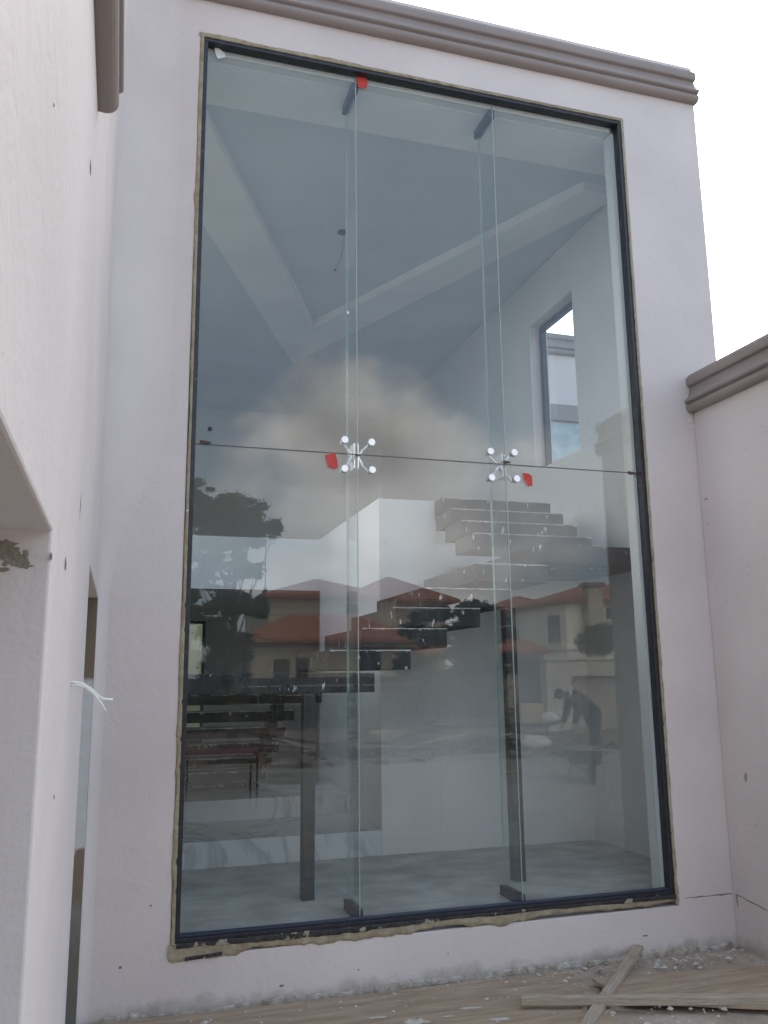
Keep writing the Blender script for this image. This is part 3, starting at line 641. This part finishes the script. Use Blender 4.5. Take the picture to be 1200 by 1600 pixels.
for i in range(620):
    if i < 250: x = rnd.uniform(-.1, 3.5); y = -abs(rnd.gauss(0, .16)) - .01
    else: x = rnd.uniform(2.2, 3.55); y = rnd.uniform(-.9, -.02)
    if i % 9 == 0: x = rnd.uniform(.3, 3.3); y = rnd.uniform(-.8, -.1)
    r_ = rnd.choice((.003, .004, .005, .007, .012) if i < 250 else (.004, .006, .008, .012, .020)) ; z = .004 if y > -.12 else .024
    bm_ = [bm.verts.new((x + r_*rnd.uniform(.6, 1.3)*a, y + r_*rnd.uniform(.6, 1.3)*b_, z + r_*c*.6)) for a, b_, c in ((-1,0,0),(0,-1,0),(1,0,0),(0,1,0),(0,0,1),(0,0,-1))]
    for f in ((0,1,4),(1,2,4),(2,3,4),(3,0,4),(1,0,5),(2,1,5),(3,2,5),(0,3,5)): bm.faces.new([bm_[k] for k in f])
tag(obj('rubble', bm, mat('plaster_crumbs', (.34, .30, .25), (.66, .63, .58), 12, .95)), 'scattered crumbs of plaster and grit at the wall foot', 'rubble', kind='stuff')
for i, (u, v, a, b_) in enumerate([(650, 1597, .06, .022), (735, 1575, .05, .008), (700, 1588, .03, .006), (840, 1563, .045, .006), (590, 1590, .05, .008), (780, 1592, .05, .01)]):
    bm = NB(); blob(bm, onZ(u, v, .0228), (1, -.15, 0), (0, 1, 0), (0, 0, 1), a, b_*1.5, sd=300 + i, jag=.35)
    obj('plaster_splash', bm, M_dried, bigply)

# ------------------------------------------------------------------ the yard and street behind the camera, mirrored in the glass
def leaves(bm, centers, n, size, sd=1):
    rnd = random.Random(sd); puffs = []
    for c in centers:
        for _ in range(17):
            puffs.append((c[0] + rnd.gauss(0, .52)*c[3], c[1] + rnd.gauss(0, .6)*c[3], c[2] + rnd.gauss(0, .42)*c[3], c[3]*rnd.uniform(.18, .48)))
    tot = sum(p[3]**2 for p in puffs)
    for c in puffs:
        for _ in range(int(n * c[3]**2 / tot) + 1):
            d = Vector((rnd.gauss(0, 1), rnd.gauss(0, 1), rnd.gauss(0, 1))).normalized() * c[3] * (rnd.random() ** .4) * (1 + .5*(rnd.random() < .15))
            d *= rnd.uniform(.7, 1.45); p = Vector(c[:3]) + Vector((d.x*1.25, d.y*1.1, d.z * .62))
            a = Vector((rnd.gauss(0, 1), rnd.gauss(0, 1), rnd.gauss(0, .7))).normalized(); b_ = a.cross(Vector((rnd.gauss(0, 1), rnd.gauss(0, 1), rnd.gauss(0, 1)))).normalized()
            s = size * rnd.uniform(.5, 1.2)
            bm.faces.new([bm.verts.new(p + q) for q in (a*s, b_*s*.45, -a*s, -b_*s*.45)])
def tree(name, label, base, clusters, n, size, tr=.16, m=M_leaf, sd=1, cat='tree', group=None):
    t = thing(name, label, cat, base, 0, group); rnd = random.Random(sd)
    cl = [(c[0]-base[0], c[1]-base[1], c[2]-base[2], c[3]) for c in clusters]
    top = max(c[2] for c in cl); bm = NB()
    mid = [(0, 0, -.2), (.05, .03, top*.3), (-.04, 0, top*.55), (.05, 0, top*.85)]
    tube(bm, mid, [tr, tr*.8, tr*.55, tr*.2], 8)
    for c in cl:
        h = min(max(c[2]*.55, top*.2), top*.7); s = Vector((0, 0, h)); e = Vector(c[:3]); m_ = s.lerp(e, .5) + Vector((0, 0, -.1*top*.3))
        tube(bm, [s, m_, e], [tr*.22, tr*.13, tr*.05], 5)
    obj('trunk', bm, M_bark, t); bm = NB(); leaves(bm, cl, n, size, sd); obj('crown', bm, m, t)
    return t
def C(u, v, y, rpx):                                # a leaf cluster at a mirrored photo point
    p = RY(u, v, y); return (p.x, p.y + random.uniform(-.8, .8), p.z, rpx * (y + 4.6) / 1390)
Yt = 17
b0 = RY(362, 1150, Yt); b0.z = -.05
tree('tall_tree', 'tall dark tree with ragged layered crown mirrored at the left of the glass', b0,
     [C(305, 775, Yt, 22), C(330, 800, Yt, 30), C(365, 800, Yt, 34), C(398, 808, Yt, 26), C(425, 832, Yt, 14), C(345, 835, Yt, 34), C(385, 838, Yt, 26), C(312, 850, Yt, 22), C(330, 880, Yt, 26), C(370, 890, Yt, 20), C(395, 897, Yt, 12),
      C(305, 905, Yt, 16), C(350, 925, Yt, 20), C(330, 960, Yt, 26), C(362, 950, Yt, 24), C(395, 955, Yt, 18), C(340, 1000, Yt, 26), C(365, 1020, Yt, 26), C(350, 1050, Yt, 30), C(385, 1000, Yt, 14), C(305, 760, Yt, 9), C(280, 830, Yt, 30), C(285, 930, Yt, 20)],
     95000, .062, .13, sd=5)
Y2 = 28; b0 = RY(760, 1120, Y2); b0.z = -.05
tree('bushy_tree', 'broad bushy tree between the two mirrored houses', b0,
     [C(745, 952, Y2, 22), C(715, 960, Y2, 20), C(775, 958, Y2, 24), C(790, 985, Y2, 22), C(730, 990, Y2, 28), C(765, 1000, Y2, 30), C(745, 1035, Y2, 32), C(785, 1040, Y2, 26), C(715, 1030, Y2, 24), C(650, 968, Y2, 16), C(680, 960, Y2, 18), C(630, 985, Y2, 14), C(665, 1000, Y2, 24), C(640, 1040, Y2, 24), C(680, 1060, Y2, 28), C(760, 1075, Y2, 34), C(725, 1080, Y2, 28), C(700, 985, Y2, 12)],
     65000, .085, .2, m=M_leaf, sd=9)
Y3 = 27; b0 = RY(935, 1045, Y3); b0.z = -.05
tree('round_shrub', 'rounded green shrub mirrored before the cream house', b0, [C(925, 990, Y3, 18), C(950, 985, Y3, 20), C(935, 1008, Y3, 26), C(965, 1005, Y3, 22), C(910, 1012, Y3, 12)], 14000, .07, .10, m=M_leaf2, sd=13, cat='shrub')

def hip_roof(bm, x0, x1, y0, y1, z, h, ov=.5, ridge=None):
    x0 -= ov; x1 += ov; y0 -= ov; y1 += ov; dy = (y1 - y0)/2; dx = (x1 - x0)/2
    if dx >= dy: r0, r1 = (x0 + dy, (y0+y1)/2), (x1 - dy, (y0+y1)/2)
    else: r0, r1 = ((x0+x1)/2, y0 + dx), ((x0+x1)/2, y1 - dx)
    q = [bm.verts.new((a, b_, z)) for a, b_ in ((x0, y0), (x1, y0), (x1, y1), (x0, y1))]; lo = [bm.verts.new((a, b_, z - .18)) for a, b_ in ((x0, y0), (x1, y0), (x1, y1), (x0, y1))]
    a = bm.verts.new((*r0, z + h)); b_ = bm.verts.new((*r1, z + h))
    if dx >= dy: fs = ((q[0], q[1], b_, a), (q[2], q[3], a, b_), (q[1], q[2], b_), (q[3], q[0], a))
    else: fs = ((q[0], q[1], a), (q[2], q[3], b_), (q[1], q[2], b_, a), (q[3], q[0], a, b_))
    for f in fs: bm.faces.new(f)
    for k in range(4): bm.faces.new((lo[k], lo[(k+1) % 4], q[(k+1) % 4], q[k]))
    bm.faces.new(lo)
def hwin(h, x0, x1, y, z0, z1, face='y', dark=M_wfr):
    """window part with frame and pane on a wall facing +y (or -x)"""
    wv = link('window', None, h)
    def B(a0, a1, d0, d1, c0, c1): return (a0, a1, y + d0, y + d1, c0, c1) if face == 'y' else (y - d1, y - d0, a0, a1, c0, c1)
    bm = NB(); t = .07; bx(bm, *B(x0, x1, 0, .06, z1 - t, z1)); bx(bm, *B(x0, x1, 0, .06, z0, z0 + t)); bx(bm, *B(x0, x0 + t, 0, .06, z0 + t, z1 - t)); bx(bm, *B(x1 - t, x1, 0, .06, z0 + t, z1 - t))
    mid = (x0 + x1)/2; bx(bm, *B(mid - .03, mid + .03, .001, .055, z0 + t, z1 - t)); obj('frame', bm, dark, wv)
    obj('pane', BX(*B(x0 + t, x1 - t, .005, .02, z0 + t, z1 - t)), M_wglass, wv)
    obj('sill', BX(*B(x0 - .1, x1 + .1, 0, .14, z0 - .1, z0 - .002)), M_housew2, wv)
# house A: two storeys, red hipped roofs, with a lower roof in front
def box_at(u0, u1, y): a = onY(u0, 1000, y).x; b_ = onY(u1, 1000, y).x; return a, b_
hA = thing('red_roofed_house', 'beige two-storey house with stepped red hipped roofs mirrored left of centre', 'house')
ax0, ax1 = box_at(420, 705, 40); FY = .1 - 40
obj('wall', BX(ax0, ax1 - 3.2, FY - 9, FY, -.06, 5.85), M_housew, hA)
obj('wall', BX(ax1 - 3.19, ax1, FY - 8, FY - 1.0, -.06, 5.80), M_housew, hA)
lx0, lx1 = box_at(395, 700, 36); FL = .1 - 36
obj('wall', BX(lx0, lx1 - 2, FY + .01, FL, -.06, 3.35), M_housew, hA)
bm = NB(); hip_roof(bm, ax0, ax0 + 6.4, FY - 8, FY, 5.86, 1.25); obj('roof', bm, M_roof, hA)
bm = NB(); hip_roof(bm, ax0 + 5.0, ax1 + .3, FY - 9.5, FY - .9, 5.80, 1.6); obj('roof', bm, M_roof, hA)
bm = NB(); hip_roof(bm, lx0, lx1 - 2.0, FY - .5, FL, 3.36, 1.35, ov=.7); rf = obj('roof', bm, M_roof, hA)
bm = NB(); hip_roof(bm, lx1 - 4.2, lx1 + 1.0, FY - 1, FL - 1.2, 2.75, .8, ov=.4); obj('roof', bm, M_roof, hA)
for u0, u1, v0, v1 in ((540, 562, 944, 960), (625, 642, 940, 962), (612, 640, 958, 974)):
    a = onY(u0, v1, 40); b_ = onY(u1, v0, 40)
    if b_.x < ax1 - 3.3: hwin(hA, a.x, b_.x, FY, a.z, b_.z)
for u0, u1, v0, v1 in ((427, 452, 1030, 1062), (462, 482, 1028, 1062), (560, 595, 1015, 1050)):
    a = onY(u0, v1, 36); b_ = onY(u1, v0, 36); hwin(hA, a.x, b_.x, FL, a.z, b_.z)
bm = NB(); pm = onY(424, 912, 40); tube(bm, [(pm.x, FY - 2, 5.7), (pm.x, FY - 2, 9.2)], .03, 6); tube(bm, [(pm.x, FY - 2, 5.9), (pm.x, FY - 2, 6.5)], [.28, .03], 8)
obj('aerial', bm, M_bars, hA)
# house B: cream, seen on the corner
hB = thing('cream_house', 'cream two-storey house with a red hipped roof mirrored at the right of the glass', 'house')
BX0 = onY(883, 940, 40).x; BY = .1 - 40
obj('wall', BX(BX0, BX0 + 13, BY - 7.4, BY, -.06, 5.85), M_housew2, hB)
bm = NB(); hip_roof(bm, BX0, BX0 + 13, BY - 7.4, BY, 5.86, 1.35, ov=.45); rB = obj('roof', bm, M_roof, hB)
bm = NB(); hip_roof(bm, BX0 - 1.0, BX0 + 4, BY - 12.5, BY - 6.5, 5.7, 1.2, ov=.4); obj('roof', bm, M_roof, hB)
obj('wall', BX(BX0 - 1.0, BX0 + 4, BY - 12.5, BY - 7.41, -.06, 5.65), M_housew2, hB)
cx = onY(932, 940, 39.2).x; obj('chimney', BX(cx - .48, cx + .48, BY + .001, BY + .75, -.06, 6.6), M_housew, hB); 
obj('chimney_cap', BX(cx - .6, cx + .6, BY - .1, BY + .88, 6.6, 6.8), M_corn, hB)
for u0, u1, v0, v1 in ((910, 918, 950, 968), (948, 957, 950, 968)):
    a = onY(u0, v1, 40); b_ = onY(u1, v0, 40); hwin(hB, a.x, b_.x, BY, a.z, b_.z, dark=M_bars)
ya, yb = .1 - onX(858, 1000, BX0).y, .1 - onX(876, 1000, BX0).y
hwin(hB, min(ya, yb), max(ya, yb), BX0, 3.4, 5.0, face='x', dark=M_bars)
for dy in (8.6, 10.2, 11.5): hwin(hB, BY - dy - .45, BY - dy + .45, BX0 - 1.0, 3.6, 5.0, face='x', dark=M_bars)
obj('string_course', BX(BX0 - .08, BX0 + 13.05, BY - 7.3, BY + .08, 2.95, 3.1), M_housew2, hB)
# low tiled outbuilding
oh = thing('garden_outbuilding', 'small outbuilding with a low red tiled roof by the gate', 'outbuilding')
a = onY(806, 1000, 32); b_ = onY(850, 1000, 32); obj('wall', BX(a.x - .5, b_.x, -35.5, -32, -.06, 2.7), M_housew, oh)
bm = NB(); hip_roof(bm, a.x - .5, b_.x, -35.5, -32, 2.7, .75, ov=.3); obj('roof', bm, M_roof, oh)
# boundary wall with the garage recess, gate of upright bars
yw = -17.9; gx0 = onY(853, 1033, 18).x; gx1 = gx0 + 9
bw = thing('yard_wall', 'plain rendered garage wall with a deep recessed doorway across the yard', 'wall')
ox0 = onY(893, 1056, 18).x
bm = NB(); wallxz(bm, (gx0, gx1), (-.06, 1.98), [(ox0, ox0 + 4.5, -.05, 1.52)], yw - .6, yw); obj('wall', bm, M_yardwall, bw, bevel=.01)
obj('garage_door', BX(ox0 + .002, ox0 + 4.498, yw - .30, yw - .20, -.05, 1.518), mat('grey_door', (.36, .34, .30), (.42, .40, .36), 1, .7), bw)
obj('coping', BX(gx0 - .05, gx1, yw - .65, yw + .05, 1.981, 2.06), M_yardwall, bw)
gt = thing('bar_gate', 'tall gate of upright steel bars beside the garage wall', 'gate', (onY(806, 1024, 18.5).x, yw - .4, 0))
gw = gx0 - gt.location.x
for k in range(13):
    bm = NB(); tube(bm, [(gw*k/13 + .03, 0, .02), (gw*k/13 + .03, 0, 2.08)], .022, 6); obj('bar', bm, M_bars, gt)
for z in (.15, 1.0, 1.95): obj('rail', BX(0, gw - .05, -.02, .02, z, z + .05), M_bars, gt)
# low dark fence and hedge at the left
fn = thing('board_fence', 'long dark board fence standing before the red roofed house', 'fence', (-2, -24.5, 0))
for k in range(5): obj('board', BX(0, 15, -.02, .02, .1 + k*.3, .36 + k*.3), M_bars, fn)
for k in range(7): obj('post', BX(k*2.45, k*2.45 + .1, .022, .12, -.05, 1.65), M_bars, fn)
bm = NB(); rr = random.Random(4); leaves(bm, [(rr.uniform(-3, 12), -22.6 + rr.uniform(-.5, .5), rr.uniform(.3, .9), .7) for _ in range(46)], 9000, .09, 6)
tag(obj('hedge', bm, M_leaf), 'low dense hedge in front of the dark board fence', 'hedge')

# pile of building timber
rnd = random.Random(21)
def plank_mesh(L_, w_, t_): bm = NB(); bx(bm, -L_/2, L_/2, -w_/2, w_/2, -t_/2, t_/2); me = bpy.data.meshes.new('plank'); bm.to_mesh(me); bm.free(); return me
M_darkt = mat('dark_wet_timber', (.05, .04, .03), (.12, .10, .08), 6, .8)
PM = [plank_mesh(3.2, .11, .035), plank_mesh(2.2, .09, .045), plank_mesh(4.6, .08, .05), plank_mesh(1.2, .2, .02)]
for i, me in enumerate(PM): me.materials.append((M_darkt, M_timber2, M_darkt, M_timber)[i])
for i in range(56):
    o = link('plank', PM[i % 4]); 
    x = rnd.uniform(3.4, 8.6); y = -12.6 + rnd.uniform(-.9, .8); hz = max(0, .62 - abs(x - 6.6)*.22)
    o.location = (x, y, .05 + rnd.random()*hz); o.rotation_euler = (rnd.uniform(-.3, .3), rnd.uniform(-.28, .28), rnd.gauss(0, .5))
    tag(o, ('dark flat plank of middling length in the mirrored timber pile', 'pale fresh square-edged timber in the mirrored timber pile', 'extra long dark narrow timber in the mirrored timber pile', 'short wide grey board in the mirrored timber pile')[i % 4], 'plank', 'planks in the timber pile')
def lump(name, label, c, s, m, cat, sd=0, box=False):
    bm = NB(); bmesh.ops.create_icosphere(bm, subdivisions=3, radius=1.0) if not box else bmesh.ops.create_cube(bm, size=2.0)
    if box: bmesh.ops.subdivide_edges(bm, edges=bm.edges, cuts=4, use_grid_fill=True)
    for v in bm.verts:
        k = 1 + .22*noise.noise(v.co*1.7 + Vector((sd, 0, 0))) + .12*noise.noise(v.co*5 + Vector((0, sd, 0)))
        if box: k = 1 + (k - 1)*.25
        v.co = Vector((v.co.x*s[0]*k, v.co.y*s[1]*k, max(v.co.z, -.75)*s[2]*k))
    o = obj(name, bm, m, smooth=not box); o.location = c; return tag(o, label, cat)
p = RY(597, 1152, 12.2); lump('cement_sack', 'pale lumpy sack lying on the left end of the timber pile', (p.x, p.y, .42), (.32, .22, .17), M_card, 'sack', 3)
p = RY(826, 1103, 12.8); lump('cardboard_box', 'upright brown cardboard box standing behind the timber pile', (p.x, p.y, .62), (.26, .2, .34), M_card, 'box', 5, box=True)
lump('crate', 'dark low crate under the brown cardboard box', (p.x, p.y, .16), (.32, .25, .16), M_bars, 'crate', 8, box=True)
p = RY(858, 1115, 12.6); lump('foil_bundle', 'crumpled silvery foil bundle between the box and the worker', (p.x, p.y, .62), (.22, .16, .17), M_white, 'foil', 9)
p = RY(838, 1162, 11.6); lump('white_bag', 'white plastic bag lying in front of the timber pile', (p.x, p.y, .22), (.34, .2, .15), M_white, 'bag', 12)
bm = NB(); rr = random.Random(8)
for i in range(260):
    x = rr.uniform(2.5, 12); y = -12.4 + rr.uniform(-1.4, 1.6); s = rr.uniform(.03, .14)
    Mx = Matrix.Translation((x, y, .03 + rr.random()*.1)) @ Matrix.Rotation(rr.random()*6, 4, (rr.random(), rr.random(), 1)); bx(bm, -s, s, -s*.6, s*.6, -s*.3, s*.3, Mx)
tag(obj('building_rubble', bm, mat('brick_rubble', (.13, .10, .08), (.30, .24, .19), 3, .95)), 'broken brick and mortar scattered around the timber pile', 'rubble', kind='stuff')

# wheelbarrow
p = RY(912, 1200, 8.0); wbx, wby = p.x, .1 - 7.5
wbx = onY(914, 1200, 7.5).x
wb = thing('wheelbarrow', 'dark builder\'s wheelbarrow with a pale rimmed tray beside the worker', 'wheelbarrow', (wbx, wby, 0), -1.25); wb.scale = (.82, .82, .82)
bm = NB()
tp = [(-.34, -.30), (.36, -.34), (.36, .34), (-.34, .30)]; bt = [(-.20, -.18), (.22, -.22), (.22, .22), (-.20, .18)]
for sc_, off in ((1, 0), (.95, .02)):
    a = [bm.verts.new((x*sc_, y*sc_, .56)) for x, y in tp]; b_ = [bm.verts.new((x*sc_, y*sc_, .30 + off)) for x, y in bt]
    bm.faces.new(b_)
    for k in range(4): bm.faces.new((a[k], a[(k+1) % 4], b_[(k+1) % 4], b_[k]))
obj('tray', bm, mat('tray_steel', (.10, .11, .10), (.2, .19, .17), 6, .6), wb)
bm = NB(); tube(bm, [(x, y, .56) for x, y in tp + tp[:1]], .014, 6); obj('tray_rim', bm, mat('worn_rim', (.45, .45, .42), None, rough=.5), wb)
bm = NB()
for s in (-1, 1): tube(bm, [(-.62, s*.05, .19), (-.2, s*.17, .27), (.3, s*.22, .28), (.85, s*.27, .52)], .016, 6); tube(bm, [(.3, s*.2, .28), (.36, s*.22, .01)], .014, 6)
obj('handle_frame', bm, M_bars, wb)
whl = link('wheel', None, wb); bm = NB(); tube(bm, [(-.62 + .17*math.cos(a), 0, .19 + .17*math.sin(a)) for a in [2*PI*k/20 for k in range(21)]], .035, 8); obj('tyre', bm, M_black, whl)
bm = NB(); tube(bm, [(-.62, -.02, .19), (-.62, .02, .19)], .13, 16); obj('rim', bm, M_bars, whl)

# ------------------------------------------------------------------ the worker bending over
def skin(name, V, E, RR, m, parent=None, sub=2):
    me = bpy.data.meshes.new(name); me.from_pydata([tuple(v) for v in V], E, []); o = bpy.data.objects.new(name + '_tmp', me); COL.objects.link(o)
    s = o.modifiers.new('s', 'SKIN'); 
    for i, r_ in enumerate(RR):
        sv = me.skin_vertices[0].data[i]; sv.radius = (r_, r_) if not isinstance(r_, tuple) else r_
    me.skin_vertices[0].data[0].use_root = True
    s.use_smooth_shade = True; o.modifiers.new('u', 'SUBSURF').levels = sub
    dg = bpy.context.evaluated_depsgraph_get(); me2 = bpy.data.meshes.new_from_object(o.evaluated_get(dg)); me2.name = name
    bpy.data.objects.remove(o); me2.materials.clear(); me2.materials.append(m)
    for p_ in me2.polygons: p_.use_smooth = True
    return link(name, me2, parent)
M_skin = mat('dark_skin', (.10, .055, .035), None, rough=.55); M_navy = mat('navy_overall', (.018, .026, .05), (.028, .04, .07), 6, .85, .3, 30)
M_shirt = mat('white_shirt', (.70, .70, .70), (.6, .6, .6), 8, .8); M_hair = mat('black_hair', (.01, .009, .008), None, rough=.8); M_viz = mat('reflective_stripe', (.65, .75, .18), None, rough=.4)
M_boot = mat('work_boot', (.03, .022, .016), None, rough=.7)
ft = onY(932, 1200, 9.4); wk = thing('person', 'person in dark navy work clothes over a white shirt bending forward beside the wheelbarrow', 'person', (ft.x, .1 - 9.4, 0), 0)
# local frame: -x = the way the person leans (left in the mirror), y sideways, z up
Vb = [(0, 0, .93), (-.12, 0, 1.00), (-.27, 0, 1.10), (-.42, 0, 1.19), (-.50, 0, 1.22),
      (0, .10, .90), (-.07, .12, .50), (.02, .13, .09), (0, -.10, .90), (.06, -.14, .50), (.14, -.15, .09),
      (-.40, .17, 1.16), (-.44, .22, .90), (-.52, .20, .67), (-.40, -.17, 1.16), (-.42, -.22, .88), (-.54, -.20, .68), (-.56, 0, 1.24)]
Eb = [(0,1),(1,2),(2,3),(3,4),(0,5),(5,6),(6,7),(0,8),(8,9),(9,10),(3,11),(11,12),(12,13),(3,14),(14,15),(15,16),(4,17)]
Rb = [.135, .125, .14, .13, .06, .095, .070, .045, .095, .070, .045, .065, .050, .032, .065, .050, .032, .055]
skin('body', Vb, Eb, [r_*.96 for r_ in Rb], M_skin, wk)
skin('trousers', [Vb[i] for i in (0, 1, 5, 6, 7, 8, 9, 10)], [(0,1),(0,2),(2,3),(3,4),(0,5),(5,6),(6,7)], [.155, .14, .115, .088, .07, .115, .088, .07], M_navy, wk)
skin('jacket', [Vb[i] for i in (2, 1, 3, 11, 12, 13, 14, 15, 16)], [(0,1),(0,2),(2,3),(3,4),(4,5),(2,6),(6,7),(7,8)], [.165, .15, .155, .085, .068, .05, .085, .068, .05], M_navy, wk)
skin('shirt', [(-.44, 0, 1.20), (-.52, 0, 1.235), (-.05, 0, .965)][:2] , [(0, 1)], [.135, .085], M_shirt, wk)
skin('shirt_tail', [(-.085, 0, .975), (-.055, 0, .955)], [(0, 1)], [.162, .162], M_shirt, wk)
skin('head', [(-.60, 0, 1.235), (-.655, 0, 1.235), (-.70, 0, 1.20), (-.715, 0, 1.165)], [(0,1),(1,2),(2,3)], [.070, .098, .088, .055], M_skin, wk)
skin('hair', [(-.600, 0, 1.265), (-.655, 0, 1.265), (-.705, 0, 1.235)], [(0,1),(1,2)], [.078, .096, .082], M_hair, wk)
bm = NB()
for s in (-1, 1):
    tube(bm, [(-.655, s*.088, 1.215), (-.655, s*.104, 1.215)], [.026, .018], 8)
    tube(bm, [(-.765, s*.032, 1.185), (-.775, s*.032, 1.183)], [.013, .006], 8)
tube(bm, [(-.755, 0, 1.185), (-.795, 0, 1.150), (-.765, 0, 1.140)], [.012, .018, .014], 8); tube(bm, [(-.745, -.026, 1.115), (-.755, 0, 1.112), (-.745, .026, 1.115)], .009, 6)
obj('face', bm, M_skin, wk, smooth=True)
for s, wx in ((1, Vb[13]), (-1, Vb[16])):
    w0 = Vector(wx); V = [w0, w0 + Vector((-.01, 0, -.045)), w0 + Vector((-.015, 0, -.085))]; E = [(0,1),(1,2)]; Rr = [.030, .036, .034]
    hand = skin('hand', V, E, Rr, M_skin, wk, 1)
    for q, (dx, ln) in enumerate(((-.034, .070), (-.012, .082), (.010, .076), (.030, .058))):
        b1 = V[2] + Vector((dx, 0, -.018)); f = [b1, b1 + Vector((-.003, s*-.004, -ln*.45)), b1 + Vector((-.003, s*-.018, -ln*.78)), b1 + Vector((0, s*-.034, -ln))]
        skin('finger', f, [(0,1),(1,2),(2,3)], [.0095, .009, .0085, .007], M_skin, hand, 1)
    b1 = V[1] + Vector((-.034, 0, .0)); skin('thumb', [b1, b1 + Vector((-.022, s*-.012, -.025)), b1 + Vector((-.026, s*-.022, -.052))], [(0,1),(1,2)], [.012, .010, .008], M_skin, hand, 1)
    bm = NB(); c0 = w0 + Vector((0, 0, .05)); tube(bm, [c0, c0 + Vector((-.006, 0, -.03))], .054, 12, caps=False); obj('stripe', bm, M_viz, wk)
for i in (7, 10):
    fx = Vector(Vb[i]); skin('boot', [fx + Vector((.03, 0, -.03)), fx + Vector((-.02, 0, -.035)), fx + Vector((-.10, 0, -.05)), fx + Vector((-.17, 0, -.055))], [(0,1),(1,2),(2,3)], [.045, .05, .042, .034], M_boot, wk)

# small garden things near the yard edge
tb = thing('work_table', 'low red topped work table mirrored at the lower left', 'table', (RY(342, 1280, 6.5).x, -6.4, 0))
obj('table_top', BX(-.45, .45, -.3, .3, .66, .70), mat('red_board', (.22, .05, .04), None, rough=.6), tb)
for sx in (-.42, .42):
    for sy in (-.27, .27):
        bm = NB(); tube(bm, [(sx, sy, 0), (sx, sy, .66)], .012, 6); obj('leg', bm, M_bars, tb)
